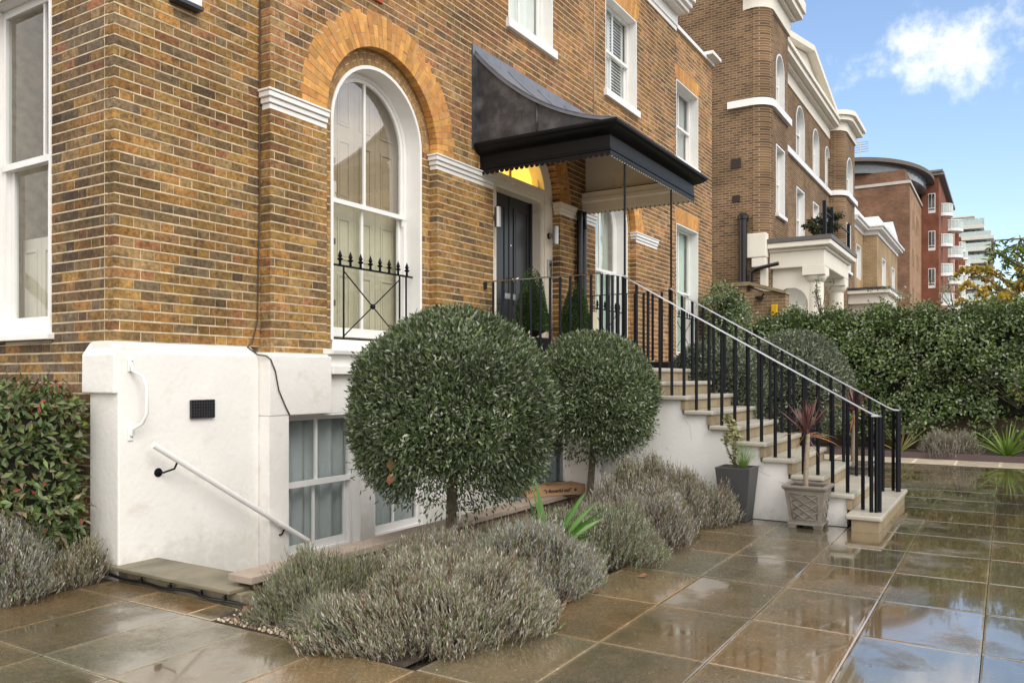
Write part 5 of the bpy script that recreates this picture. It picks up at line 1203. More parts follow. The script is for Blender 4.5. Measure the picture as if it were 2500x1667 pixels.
def lattice_pot(cx, cy, label):
    t = thing('lattice_pot', label, 'pot', (cx, cy, 0), 'square stone pots with lattice panels')
    PM = bpy.data.materials.get('cast_stone') or M('cast_stone', (.21, .185, .155), .85, var=.22, vs=9, bump=.6, bs=110, stain=(.10, .105, .065), sscale=6, slo=.55, shi=.8)
    m = MB(); m.frustum(cx, cy, .055, .375, .145, .188); m.build('body', PM, t)
    m = MB(); m.frustum(cx, cy, .375, .40, .190, .213); m.box(cx-.213, cx+.213, cy-.213, cy-.168, .401, .425); m.box(cx-.213, cx+.213, cy+.168, cy+.213, .401, .425); m.box(cx-.213, cx-.168, cy-.1679, cy+.1679, .401, .425); m.box(cx+.168, cx+.213, cy-.1679, cy+.1679, .401, .425); m.build('rim', PM, t, bevel=.006)
    m = MB(); m.box(cx-.165, cx+.165, cy-.165, cy+.165, .035, .056); m.build('base', PM, t, bevel=.006)
    for sx_ in (-1, 1):
        for sy_ in (-1, 1):
            q = MB(); x, y = cx+sx_*.12, cy+sy_*.12; q.frustum(x, y, 0.001, .036, .034, .042); q.build('foot', PM, t)
    # raised lattice on the two visible faces
    for face in ('x', 'y'):
        m = MB(); 
        def pt(u, v):
            h = .145 + .043*v; z = .055+.32*v
            return (cx-h-.002, cy+u*h, z) if face == 'x' else (cx+u*h, cy-h-.002, z)
        for (u0, v0, u1, v1) in ((-.75, .12, -.75, .9), (.75, .12, .75, .9), (-.75, .12, .75, .12), (-.75, .9, .75, .9)): m.tube([pt(u0, v0), pt(u1, v1)], .006, 5)
        for k in range(-1, 3):
            for sg in (-1, 1):
                a = []
                v0 = .12+.26*k; 
                for s_ in range(13):
                    f_ = s_/12; v = v0+.52*f_; u = sg*(-.75+1.5*f_)
                    if .12 <= v <= .9: a.append(pt(u, v))
                if len(a) > 1: m.tube([a[0], a[-1]], .0065, 5)
        m.build('lattice', PM, t, smooth=True)
    m = MB(); m.box(cx-.167, cx+.167, cy-.167, cy+.167, .4005, .406); m.build('soil', SOIL, t)
    return t
lattice_pot(8.43, 1.70, 'square stone lattice pot left of the bottom step')
lattice_pot(10.72, 1.62, 'square stone lattice pot on the far side of the steps')
def cordyline(label, c, z0, z1, seed):
    rd = random.Random(seed); t = thing('cordyline', label, 'plant', (c[0], c[1], z0), 'purple cordylines'); m = MB(); k = 24; pth = []; rad = []
    for i in range(k+1):
        f_ = i/k; pth.append((c[0]+.015*math.sin(f_*3+seed), c[1]+.01*math.cos(f_*2.5), z0+(z1-z0)*f_)); rad.append(.024+.0035*(i % 2)-.004*f_)
    m.tube(pth, rad, 10); m.build('trunk', M('ringed_trunk_%d' % seed, (.30, .24, .18), .9, var=.3, vs=40, bump=.8, bs=120), t, smooth='auto')
    CO = [(.105, .045, .045), (.14, .06, .055), (.08, .035, .04), (.19, .09, .08)]
    for i in range(46):
        az = rd.uniform(0, 2*PI); el = rd.uniform(.75, 1.5); L_ = rd.uniform(.26, .40); cc = rd.choice(CO)
        if i < 9: el = rd.uniform(.0, .5); cc = rd.choice([(.36, .17, .05), (.3, .12, .05), (.22, .11, .07)]); L_ = rd.uniform(.25, .38)
        if i < 2: el = -.9; L_ = .25
        q = MB(); vs = []; fs = []; p = Vector((c[0], c[1], z1-.02+rd.uniform(-.03, .05))); d = Vector((math.cos(az)*math.cos(el), math.sin(az)*math.cos(el), math.sin(el))); s_ = Vector((-math.sin(az), math.cos(az), 0)); n = 5
        for j in range(n+1):
            f_ = j/n; ww = .024*(.45+1.1*f_ if f_ < .5 else 2*(1-f_)) + .001; nn = s_.cross(d); vs += [p-s_*ww/2+nn*ww*.3, p, p+s_*ww/2+nn*ww*.3]; p = p+d*L_/n; d = (d+Vector((0, 0, -.06-.12*(el < .5)))).normalized()
        for j in range(n): fs += [(3*j, 3*j+1, 3*j+4, 3*j+3), (3*j+1, 3*j+2, 3*j+5, 3*j+4)]
        q.add(vs, fs, cc); q.build('leaf', LEAF, t, smooth=True)
cordyline('purple spiky cordyline in the lattice pot nearest the viewer', (8.43, 1.71), .39, .93, 4)
cordyline('purple spiky cordyline in the pot beyond the steps', (10.72, 1.62), .39, 1.08, 9)

# topiary cones in black tubs on the landing
def cone(label, c, z0, z1, r, seed, potlabel):
    t = thing('topiary_cone', label, 'topiary', (c[0], c[1], z0), 'box cones flanking the door'); rng = np.random.default_rng(seed); n = 9000
    v = 1-np.sqrt(rng.random(n)*.98); a = rng.uniform(0, 2*PI, n); prof = r*np.sqrt(np.clip(1-v, 0, 1))*(.93+.07*np.sin(a*5+v*9)) + .012
    k = 1-np.abs(rng.exponential(.09, n)); P = np.stack([c[0]+prof*k*np.cos(a), c[1]+prof*k*np.sin(a), z0+.06+(z1-z0-.06)*v], 1); Nn = np.stack([np.cos(a), np.sin(a), np.full(n, .4)], 1)
    leaf_mesh('foliage', P, Nn+unit(n)*.7, Nn+unit(n)*.5, .024*rng.uniform(.7, 1.3, n), .014, pick([(.04, .085, .02), (.06, .12, .03), (.09, .16, .05)], [3, 3, 1], n), LEAF, t)
    m = MB(); m.lathe([(.05, z0), (r*.8, z0+.07), (r*.62, z0+.4*(z1-z0)), (.02, z1-.1)], c[0], c[1], 12); m.tube([(c[0], c[1], z0-.06), (c[0], c[1], z0+.1)], .02, 8); m.build('stem_core', LEAFCORE, t)
    p = thing('black_tub', potlabel, 'pot', (c[0], c[1], 1.61), 'black tubs on the landing'); m = MB(); m.frustum(c[0], c[1], 1.612, z0-.02, .13, .17); m.build('body', BLACKP, p, bevel=.008)
    m = MB(); m.box(c[0]-.15, c[0]+.15, c[1]-.15, c[1]+.15, z0-.035, z0-.012); m.build('soil', SOIL, p)
cone('sharper cone of clipped box left of the front door', (8.69, 5.05), 2.0, 2.86, .225, 91, 'black tub of the left box cone at the door')
cone('darker broad cone of clipped box right of the front door', (10.33, 5.28), 2.0, 2.86, .245, 92, 'black tub of the right box cone at the door')
m = MB(); m.box(9.98, 10.22, 3.75, 4.1, 1.612, 1.70); tag(m.build('boot_tray', BLACKP, bevel=.015), 'low black tray at the far edge of the landing', 'tray')
tb = thing('blue_tub', 'dark blue tub standing under the hedge behind the steps', 'tub', (17.2, 3.45, 0)); m = MB(); m.lathe([(.0, .02), (.19, .02), (.24, .55), (.26, .57), (.26, .61), (.235, .61), (.22, .56), (0, .55)], 17.2, 3.45, 20); m.build('body', M('navy_glaze', (.012, .018, .045), .25, spec=.6), tb, smooth='auto')
# wall spike lamp by the coping
sp = thing('garden_spotlight', 'small black garden spotlight against the retaining wall', 'lamp', (7.10, 4.12, 0)); m = MB(); m.tube([(7.10, 4.12, .0), (7.10, 4.12, .06)], .008, 6); m.build('spike', PIPE, sp)
m = MB(); m.tube([(7.06, 4.11, .07), (7.11, 4.12, .10), (7.16, 4.14, .14)], [.03, .04, .045], 12); m.build('head', PIPE, sp, smooth='auto')

# cardboard box on the coping
cb = thing('cardboard_box', 'long brown cardboard flower box lying across the stone coping', 'box', (7.98, 4.40, .181))
ang = math.atan2(-.40, .66); ux = Vector((math.cos(ang), math.sin(ang), 0)); uy = Vector((-math.sin(ang), math.cos(ang), 0)); O_ = Vector((7.94, 4.385, .183))
LX, LY, LZ = .375, .15, .105
def bp_(a, b_, c): return tuple(O_ + ux*a + uy*b_ + Vector((0, 0, c)))
m = MB(); m.hexa([bp_(-LX, -LY, 0), bp_(LX, -LY, 0), bp_(LX, LY, 0), bp_(-LX, LY, 0), bp_(-LX, -LY, LZ), bp_(LX, -LY, LZ), bp_(LX, LY, LZ), bp_(-LX, LY, LZ)]); m.build('carton', CARD, cb, bevel=.003)
m = MB(); m.hexa([bp_(-LX-.002, -LY-.003, LZ-.001), bp_(LX+.002, -LY-.003, LZ-.001), bp_(LX+.002, LY+.002, LZ-.001), bp_(-LX-.002, LY+.002, LZ-.001), bp_(-LX-.002, -LY-.003, LZ+.003), bp_(LX+.002, -LY-.003, LZ+.003), bp_(LX+.002, LY+.002, LZ+.003), bp_(-LX-.002, LY+.002, LZ+.003)]); m.build('lid', CARD, cb)
for a in (-.235, .245):
    m = MB(); pts = [bp_(a+.018*math.cos(q*PI/7), -LY-.0012, .052+.018*math.sin(q*PI/7)) for q in range(14)]; m.add(pts, [tuple(range(14))]); m.build('hand_hole', M('hole_brown', (.10, .045, .02), .9), cb)
m = MB(); m.add([bp_(-LX-.0015, .02, .035), bp_(-LX-.0015, .11, .035), bp_(-LX-.0015, .11, .095), bp_(-LX-.0015, .02, .095)], [(0, 1, 2, 3)]); m.build('address_label', PAINT, cb)
m = MB()
for k in range(8): b0 = .03+k*.009; m.add([bp_(-LX-.0025, b0, .05), bp_(-LX-.0025, b0+.0045, .05), bp_(-LX-.0025, b0+.0045, .088), bp_(-LX-.0025, b0, .088)], [(0, 1, 2, 3)])
m.build('barcode', INK, cb)
def text(s_, size, org, ex, ey, name, shear=.15):
    cu = bpy.data.curves.new('t', 'FONT'); cu.body = s_; cu.size = size; cu.align_x = 'CENTER'; cu.align_y = 'CENTER'; cu.shear = shear; cu.space_character = .95; cu.offset = .0012
    o = bpy.data.objects.new('t', cu); COL.objects.link(o); dg = bpy.context.evaluated_depsgraph_get(); me = bpy.data.meshes.new_from_object(o.evaluated_get(dg)); bpy.data.objects.remove(o)
    for v in me.vertices:
        p = Vector(org) + Vector(ex)*v.co.x + Vector(ey)*v.co.y - cb.location; v.co = p
    ob = bpy.data.objects.new(name, me); COL.objects.link(ob); me.materials.clear(); me.materials.append(INK); ob.parent = cb
text("“'s flowerful stuf”", .055, bp_(.01, -LY-.0045, .055), ux, (0, 0, 1), 'lettering')
text("Freddie's", .06, bp_(-.02, .03, LZ+.0045), ux, uy, 'lettering'); text("Flowers", .06, bp_(.02, -.05, LZ+.0045), ux, uy, 'lettering')

# fallen leaves and twigs on wet stone
FL = [(3.42, 2.95), (3.50, 2.72), (4.42, 2.42), (4.72, 2.50), (6.4, 2.52), (6.1, 2.45), (5.6, 2.35), (3.35, 3.5), (3.52, 5.78), (3.28, 5.60), (7.35, 2.45), (5.05, 2.46)]
LN = ['brown leaf under the tip lavender, nearest the blue grey grass', 'brown leaf in the litter under the tip lavender', 'large tan leaf beside the paving edge of the near lavender', 'tan leaf tucked behind the near lavender edge', 'red brown leaf under the rounded lavender', 'small brown leaf on the paving by the middle lavender', 'small curled leaf lying on the wet slab', 'brown leaf at the foot of the blue grey grass', 'orange leaf at the far end of the black hose', 'brown leaf beside the corner bed', 'small leaf by the last lavender', 'pale leaf at the edge of the lavender bed']
for i, (x, y) in enumerate(FL):
    a = random.uniform(0, 6.28); m = dead_leaf((x, y, .012), random.uniform(.05, .09), (math.cos(a+1.57), math.sin(a+1.57), .35), (math.cos(a), math.sin(a), .12)); tag(m.build('fallen_leaf', DEADM), LN[i], 'leaf', 'fallen leaves')
m = MB()
for k in range(420):
    x = random.uniform(3.2, 13.5); y = random.uniform(-1.2, 2.5) if random.random() < .6 else random.uniform(2.0, 2.6)
    a = random.uniform(0, 6.28); s_ = random.uniform(.004, .016); c = random.choice([(.35, .28, .16), (.5, .45, .33), (.05, .04, .03), (.22, .16, .08)])
    m.add([(x+s_*math.cos(a), y+s_*math.sin(a), .004), (x-s_*.3*math.sin(a), y+s_*.3*math.cos(a), .006), (x-s_*math.cos(a), y-s_*math.sin(a), .004), (x+s_*.3*math.sin(a), y-s_*.3*math.cos(a), .006)], [(0, 1, 2, 3)], c)
tag(m.build('plant_litter', M('litter', (.3, .2, .1), .8, attr='bc')), 'tiny flecks of petals and leaf litter over the wet paving', 'litter')['kind'] = 'stuff'

# ================================================================== NEIGHBOURS
FB2 = far_brick('brown_stock_brick', (.20, .118, .058), (.085, .05, .034), (.29, .22, .15))
FB3 = far_brick('tan_stock_brick', (.36, .24, .115), (.27, .17, .08), (.42, .35, .26))
FBR = far_brick('red_flat_brick', (.25, .088, .052), (.19, .066, .042), (.20, .11, .08))
FBB = far_brick('brown_flat_brick', (.215, .115, .068), (.15, .08, .05), (.22, .15, .11), bw=.34, rh=.12)
FBT = far_brick('tan_flat_brick', (.36, .22, .13), (.32, .19, .11), (.34, .24, .17))
FBP = far_brick('old_pier_brick', (.30, .20, .10), (.22, .145, .085), (.38, .31, .22))
BLK = M('dark_glazing', (.03, .035, .04), .1, spec=.8); GLZ = M('pale_glazing', (.35, .42, .42), .08, spec=.8, var=.1)
def strips(mb, axis, plane, a0, a1, z0, z1, cuts, dep, h=.10):
    z = z0
    while z < z1-1e-4:
        zt = min(z+h, z1); sp_ = spans(a0, a1, (z+zt)/2, cuts)
        # merge upward while spans are identical
        while zt < z1-1e-4 and spans(a0, a1, zt+h/2, cuts) == sp_: zt = min(zt+h, z1)
        for a, b_ in sp_:
            mb.box(a, b_, plane, plane+dep, z, zt) if axis == 'y' else mb.box(plane, plane+dep, a, b_, z, zt)
        z = zt
def far_win(par, x0, x1, z0, z1, y, arched=False, rev=.22, sill=True, bars=True, gl=None):
    cx, hw = (x0+x1)/2, (x1-x0)/2; zs = z1-hw if arched else z1
    P_ = (lambda h, e: arch_path(cx, h, z0, zs, 12)) if arched else (lambda h, e: rect_path(cx, h, z0, z1-e))
    m = MB(); m.ring(P_(hw+.0, 0), P_(hw-.05, .05), y-.02, y+rev+.05); w = m.build('window', PAINT, par, smooth='auto')
    m = MB(); pts = P_(hw-.04, .04); m.add([(p[0], y+rev, p[1]) for p in pts], [tuple(range(len(pts)))]); m.build('pane', gl or GLZ, w)
    if bars:
        m = MB(); m.box(cx-.03, cx+.03, y+rev-.05, y+rev-.005, z0, z1-.03); m.box(x0+.04, x1-.04, y+rev-.06, y+rev-.006, (z0+z1)/2-.03, (z0+z1)/2+.03); m.box(x0+.04, x0+.12, y+rev-.055, y+rev-.007, z0, zs); m.box(x1-.12, x1-.04, y+rev-.055, y+rev-.007, z0, zs); m.build('sash', PAINT, w)
    if sill: m = MB(); m.box(x0-.06, x1+.06, y-.1, y+rev, z0-.12, z0-.002); m.build('sill', PAINT, w)
    return w
# ---- brown brick villa next door
v2 = thing('brick_villa', 'tall brown brick villa with rounded corners and white stucco portico next door', 'house', (30, 6.5, 0))
FY, MY = 6.25, 6.90
XC = 25.2; RC = .5
W1 = MB(); W1.box(XC, XC+.3, FY+RC, 17, 0, 14.1)                                     # side wall
n = 12; A = [(XC+RC-RC*math.cos(PI/2*i/n), FY+RC-RC*math.sin(PI/2*i/n)) for i in range(n+1)]
W1.prism([(XC+.02, FY+RC+.05)] + [(p[0]-.03, p[1]-.03) for p in A] + [(XC+RC, FY+RC)], 'z', 0, 13.0)   # rounded corner pier
up1 = rect_cut(26.25, 27.35, 10.15, 11.4); up1a = arch_cut(26.8, .55, 10.15, 11.40); lo1 = rect_cut(26.25, 27.40, 6.75, 8.95)
strips(W1, 'y', FY+.03, XC+RC-.02, 27.9, 0, 13.0, [up1a, lo1], .3)
mw = [(32.0, 33.5), (35.1, 36.4), (37.75, 38.8)]
mid_cuts = [arch_cut((a+b_)/2, (b_-a)/2, 10.1, 11.35) for a, b_ in mw] + [rect_cut(a+.05, b_-.05, 6.6, 8.85) for a, b_ in mw]
strips(W1, 'y', MY, 27.9, 39.3, 0, 12.35, mid_cuts, .3)
W1.box(27.6, 27.9, FY+.335, MY+.3, 0, 13.0)
B2 = 38.75
W1.prism([(B2-.02, MY+.05)] + [(B2+.55-.55*math.cos(PI/2*i/n), FY+.55-.55*math.sin(PI/2*i/n)) for i in range(n+1)] + [(B2+.55, MY+.05)], 'z', 0, 12.7)
strips(W1, 'y', FY+.03, B2+.54, 41.8, 0, 12.7, [arch_cut(40.35, .85, 10.0, 10.9), rect_cut(39.4, 40.6, 6.4, 8.6)], .3)
W1.box(41.5, 41.8, FY+.335, 17, 0, 12.7); W1.box(XC+.3, 41.5, 16.7, 17, 0, 13)
w2 = W1.build('wall', FB2, v2)
m = MB(); m.box(XC+.2, 41.7, FY+.7, 16.9, 12.3, 12.5); m.build('roof', LEAD, v2)
m = MB()
for z0, z1, p in ((12.95, 13.45, .05), (13.45, 13.55, .18), (13.55, 13.75, .38), (13.75, 14.1, .46)):
    A = [(XC-p, FY+RC+1.2 if z0 < 13.4 else FY+RC), (XC-p, FY+RC)] + [(XC+RC-(RC+p)*math.cos(PI/2*i/8), FY+RC-(RC+p)*math.sin(PI/2*i/8)) for i in range(9)] + [(27.9+p, FY-p), (27.9+p, 7.6), (XC+.1, 7.6)]
    m.prism(A[1:], 'z', z0, z1-.002)
m.build('bay_cornice', STUCCO, v2)
m = MB()
for z0, z1, p in ((12.3, 12.75, .04), (12.75, 12.85, .2), (12.85, 13.05, .42), (13.05, 13.2, .5)): m.box(27.92, 38.9, MY-p, MY+.3, z0, z1-.002)
m.build('cornice', STUCCO, v2)
m = MB(); m.prism([(28.2, 13.2), (33.4, 14.35), (38.6, 13.2)], 'y', MY-.1, MY+.5); ped = m.build('pediment', STUCCO, v2)
m = MB()
for a, b_ in (((28.0, 13.2), (33.4, 14.4)), ((33.4, 14.4), (38.8, 13.2))): m.prism([(a[0], a[1]), (b_[0], b_[1]), (b_[0], b_[1]+.22), (a[0], a[1]+.22)], 'y', MY-.42, MY+.5)
m.build('raking_cornice', STUCCO, ped)
m = MB()
for z0, z1, p in ((12.68, 13.1, .05), (13.1, 13.3, .3), (13.3, 13.5, .42)):
    A = [(B2-p, MY)] + [(B2+.55-(.55+p)*math.cos(PI/2*i/8), FY+.55-(.55+p)*math.sin(PI/2*i/8)) for i in range(9)] + [(41.8+p, FY-p), (41.8+p, 8), (B2, 8)]
    m.prism(A, 'z', z0, z1-.002)
m.build('bay_cornice', STUCCO, v2)
m = MB()
A = [(XC-.10, FY+RC+.75), (XC-.10, FY+RC)] + [(XC+RC-(RC+.10)*math.cos(PI/2*i/8), FY+RC-(RC+.10)*math.sin(PI/2*i/8)) for i in range(9)] + [(27.95, FY-.10), (27.95, FY+.2), (XC+RC, FY+.2), (XC+.1, FY+RC+.75)]
m.prism(A, 'z', 9.92, 10.14); m.build('string_course', PAINT, v2)
m = MB(); m.box(27.96, 38.7, MY-.1, MY+.1, 9.75, 9.97); A = [(B2-.1, MY)] + [(B2+.55-.65*math.cos(PI/2*i/8), FY+.55-.65*math.sin(PI/2*i/8)) for i in range(9)] + [(41.9, FY-.1), (41.9, FY+.3), (B2, MY+.1)]; m.prism(A, 'z', 9.752, 9.972); m.build('string_course', PAINT, v2)
far_win(v2, 26.25, 27.35, 10.15, 11.95, FY+.03, True, sill=False); far_win(v2, 26.25, 27.40, 6.75, 8.95, FY+.03)
for a, b_ in mw: far_win(v2, a, b_, 10.1, 11.35+(b_-a)/2, MY, True, sill=False); far_win(v2, a+.05, b_-.05, 6.6, 8.85, MY)
far_win(v2, 39.5, 41.2, 10.0, 11.75, FY+.03, True, sill=False); far_win(v2, 39.4, 40.6, 6.4, 8.6, FY+.03)
# balcony railing with a climber, fan of iron rods
m = MB()
for k in range(13):
    a = PI*k/12; m.tube([(28.9+.0*k, 5.4, 5.75), (28.9+1.0*math.cos(a)*1.2, 5.4, 5.75+1.35*math.sin(a))], .012, 5)
m.tube([(28.9+1.2*math.cos(PI*k/16), 5.4, 5.75+1.35*math.sin(PI*k/16)) for k in range(17)], .012, 5); m.build('iron_fan', IRON, v2)
for x in (26.2, 27.4, 30.6):
    m = MB(); m.box(x-.05, x+.05, 4.75, 4.85, 5.74, 6.95); m.build('balcony_post', IRON, v2)
m = MB(); m.box(26.2, 30.6, 4.78, 4.82, 6.6, 6.64); m.build('balcony_rail', IRON, v2)
# portico
po = MB(); po.box(25.45, 29.7, 4.66, 6.3, 4.85, 5.35); po.box(25.4, 29.8, 4.6, 6.3, 5.351, 5.45); po.box(25.25, 29.95, 4.45, 6.3, 5.451, 5.62); porch = po.build('portico', STUCCO, v2, bevel=.02, seg=1)
m = MB(); m.box(25.22, 29.98, 4.42, 6.3, 5.622, 5.75); m.build('lead_top', M('grey_lead', (.11, .105, .10), .6), porch)
m = MB(); strips(m, 'x', 25.62, 5.0, 6.5, 0, 4.849, [arch_cut(5.68, .5, 0, 3.76)], .25, .025); strips(m, 'y', 6.0, 25.87, 29.5, 0, 4.848, [arch_cut(27.5, .7, 0, 3.2)], .2); m.build('porch_wall', STUCCO, porch)
m = MB(); m.box(25.1, 25.6, 6.3, 6.9, 5.2, 5.95); m.box(25.12, 25.62, 6.32, 6.75, 4.9, 5.199); m.box(25.22, 25.6, 6.3, 6.7, 0, 4.899); m.build('stucco_quoin', STUCCO, porch, bevel=.03)
for x, y in ((25.8, 4.98), (29.3, 4.98)):
    m = MB(); m.lathe([(.30, 0), (.30, .2), (.265, .3), (.25, 2.2), (.23, 4.4), (.27, 4.42), (.34, 4.56), (.34, 4.6), (.0, 4.6)], x, y, 24); m.box(x-.38, x+.38, y-.32, y+.32, 4.601, 4.848); m.build('column', STUCCO, porch, smooth='auto')
m = MB(); m.tube([(25.1, 7.0, 0), (25.1, 7.0, 6.4)], .13, 12); m.lathe([(.13, 6.4), (.17, 6.41), (.17, 6.52), (.1, 6.6), (0, 6.61)], 25.1, 7.0, 12); m.build('soil_pipe', PIPE, v2, smooth='auto')
m = MB(); m.tube([(25.1, 6.75, 0), (25.1, 6.75, 4.75), (25.1, 6.6, 4.85), (25.0, 5.9, 4.95)], .06, 8); m.build('rain_pipe', PIPE, v2, smooth='auto')
m = MB(); m.box(25.17, 25.19, 7.1, 7.4, 8.05, 8.35); m.box(25.17, 25.19, 7.12, 7.36, 7.0, 7.2); m.build('wall_vent', DARK, v2)
m = MB(); m.tube([(25.12, 9.3, 9.3), (25.12, 9.3, 14.0)], .06, 8); m.build('rain_pipe', M('grey_pipe', (.09, .09, .10), .5), v2, smooth='auto')
spray('dark climber on the balcony of the villa next door', (27.8, 5.1, 5.75), 1.1, 700, 101, [(.04, .06, .025), (.06, .085, .035), (.08, .06, .03)], leaf=(.16, .09), spread=.35, branches=12)
# ---- brick pier wall between the two plots
gw = thing('pier_wall', 'old yellow brick pier wall with stone coping at the end of the hedge', 'wall', (19.6, 5.4, 0))
m = MB(); m.box(19.5, 22.5, 5.36, 7.5, 0, 3.70); m.box(19.52, 19.9, 4.45, 5.359, 0, 3.55); m.build('wall', FBP, gw)
m = MB(); m.box(19.44, 22.5, 5.30, 7.5, 3.702, 3.80); m.hexa([(19.44, 4.42, 3.46), (19.95, 4.42, 3.46), (19.95, 5.299, 3.72), (19.44, 5.299, 3.72), (19.44, 4.42, 3.53), (19.95, 4.42, 3.53), (19.95, 5.299, 3.80), (19.44, 5.299, 3.80)]); m.build('coping', STONE, gw)
m = MB(); m.box(19.42, 19.515, 4.62, 4.76, 2.95, 3.22); tag(m.build('yellow_box', M('yellow_plastic', (.75, .45, .01), .4), bevel=.02), 'small yellow alarm box on the end of the brick pier wall', 'box')
m = MB(); m.box(19.3, 19.5, 4.95, 5.1, 3.36, 3.42); m.tube([(19.48, 5.0, 3.4), (19.36, 4.9, 3.5)], .02, 6); m.build('flood_lamp', PIPE, gw)

# ---- small tan house with white parapet
v3 = thing('tan_house', 'smaller tan brick house with white parapet beyond the villa', 'house', (52, 6.4, 0))
m = MB(); strips(m, 'y', 6.1, 48.24, 57.8, 0, 9.35, [rect_cut(50.3, 51.9, 6.8, 8.35), rect_cut(54.9, 56.3, 6.8, 8.35)], .3); m.box(48.24, 48.54, 6.401, 6.81, 0, 9.35); strips(m, 'y', 6.81, 44.5, 48.54, 0, 9.35, [rect_cut(45.9, 47.4, 6.8, 8.6)], .3); m.box(57.5, 57.8, 6.401, 12, 0, 9.35); m.box(44.5, 44.8, 7.12, 12, 0, 9.3); m.build('wall', FB3, v3)
m = MB()
for z0, z1, p in ((9.352, 9.6, .05), (9.6, 9.75, .3), (9.75, 9.85, .4), (9.85, 10.35, .08)): m.box(48.24-p, 57.8+p, 6.1-p, 7.2, z0, z1-.002); m.box(44.3, 48.24-p-.003, 6.81-p, 7.4, z0, z1-.002)
m.prism([(52.0, 10.35), (54.6, 11.1), (57.4, 10.35)], 'y', 6.0, 6.6); m.build('parapet', PAINT, v3)
far_win(v3, 50.3, 51.9, 6.8, 8.35, 6.1, sill=False); far_win(v3, 54.9, 56.3, 6.8, 8.35, 6.1, sill=False); far_win(v3, 45.9, 47.4, 6.8, 8.6, 6.81, sill=False)
m = MB(); m.box(40.0, 44.4, 4.7, 6.9, 4.9, 5.35); m.box(39.8, 44.6, 4.5, 6.9, 5.351, 5.5); m.box(40.3, 44.2, 5.0, 6.8, 0, 4.899); pp = m.build('porch', STUCCO, v3); m = MB(); m.box(39.78, 44.62, 4.48, 6.9, 5.502, 5.62); m.build('lead_top', LEAD, pp)

# ---- brick block of flats
rb = thing('brick_flats', 'large brown and red brick block of flats with white windows and curved penthouse', 'flats', (90, 8, 0))
m = MB(); strips(m, 'x', 80, 7.45, 16, 0, 18.9, [], .4); m.build('gable_wall', FBB, rb)
m = MB()
slits = [rect_cut(a, a+.45, z, z+1.7) for a in (82.6, 83.6, 86.3, 87.3, 88.6) for z in (4.3, 8.0, 11.7, 15.2)]
strips(m, 'y', 7.45, 80.4, 91.8, 0, 18.7, slits, .4, .2); m.build('side_wall', FBT, rb)
m = MB(); m.box(80.4, 92, 7.86, 15, 0, 18.4); m.build('core', FBB, rb)
for a in (82.6, 83.6, 86.3, 87.3, 88.6):
    for z in (4.3, 8.0, 11.7, 15.2):
        q = MB(); q.add([(a, 7.7, z), (a+.45, 7.7, z), (a+.45, 7.7, z+1.7), (a, 7.7, z+1.7)], [(0, 1, 2, 3)]); q.build('pane', BLK, rb)
m = MB(); m.box(79.9, 92, 7.35, 16, 18.9, 19.15); m.build('parapet_coping', M('pale_coping', (.5, .47, .44), .7), rb)
m = MB(); m.box(80.1, 92, 7.8, 16, 19.151, 20.2); m.build('upper_wall', FBB, rb)
# parapet stair-step lead slope
m = MB(); n = 20; A = [(90+11*math.cos(PI+PI*.62*i/n - .15), 13.2+6.3*math.sin(PI+PI*.62*i/n - .15)) for i in range(n+1)]
m.prism(A + [(98, 16), (80, 16)], 'z', 20.2, 21.1); m.build('penthouse_glazing', M('grey_glazing', (.16, .19, .21), .15, spec=.6), rb)
m = MB(); A = [(90+11.8*math.cos(PI+PI*.66*i/n - .15), 13.2+7.0*math.sin(PI+PI*.66*i/n - .15)) for i in range(n+1)]; m.prism(A + [(98, 16), (79, 16)], 'z', 21.1, 21.45); m.build('penthouse_roof', M('roof_brown', (.12, .10, .09), .7), rb)
for k in (3, 6): m = MB(); x, y = A[k]; m.box(x+.5, x+1.5, y+.75, y+1.9, 20.2, 21.09); m.build('brick_panel', FBR, rb)
m = MB(); strips(m, 'x', 92, 5.9, 7.45, 0, 21.9, [rect_cut(6.2, 6.85, z, z+2.0) for z in (6.6, 10.6, 14.4, 18.2)], .4, .2); m.box(92.4, 112, 5.901, 12, 0, 21.9); m.build('red_wall', FBR, rb)
for z in (6.6, 10.6, 14.4, 18.2):
    q = MB(); q.box(91.98, 92.2, 6.2, 6.85, z, z+2.0); w = q.build('window', PAINT, rb)
    q = MB(); q.box(91.95, 91.985, 6.27, 6.5, z+.55, z+1.92); q.box(91.95, 91.985, 6.56, 6.79, z+.55, z+1.92); q.box(91.95, 91.985, 6.27, 6.79, z+.3, z+.45); q.build('pane', BLK, w)
m = MB(); m.box(91.5, 112, 5.4, 12, 21.901, 22.2); m.box(91.3, 112, 5.5, 12, 22.201, 22.4); m.build('roof_slab', M('slate_grey', (.18, .17, .165), .7), rb)
BALW = M('balcony_white', (.8, .8, .79), .5); BALG = M('balcony_glass', (.42, .52, .50), .12, spec=.7)
def balcony(cx, cy, r, z, parent, sweep=(PI*.75, PI*1.75)):
    n = 12; arc = lambda rr: [(cx+rr*math.cos(sweep[0]+(sweep[1]-sweep[0])*i/n), cy+rr*math.sin(sweep[0]+(sweep[1]-sweep[0])*i/n)) for i in range(n+1)]
    m = MB(); m.prism(arc(r) + [(cx, cy)], 'z', z-.35, z); b_ = m.build('balcony', BALW, parent)
    m = MB(); A = arc(r); 
    for i in range(n): m.add([(*A[i], z+.02), (*A[i+1], z+.02), (*A[i+1], z+.85), (*A[i], z+.85)], [(0, 1, 2, 3)])
    m.build('glass_front', BALG, b_)
    m = MB(); m.tube([(*p, z+.88) for p in A], .06, 5)
    for p in A[::2]: m.tube([(*p, z), (*p, z+.88)], .04, 5)
    m.build('balcony_rail', BALW, b_)
for z in (18.8, 15.6, 12.5, 9.4, 6.3): balcony(96.5, 6.0, 1.15, z, rb)
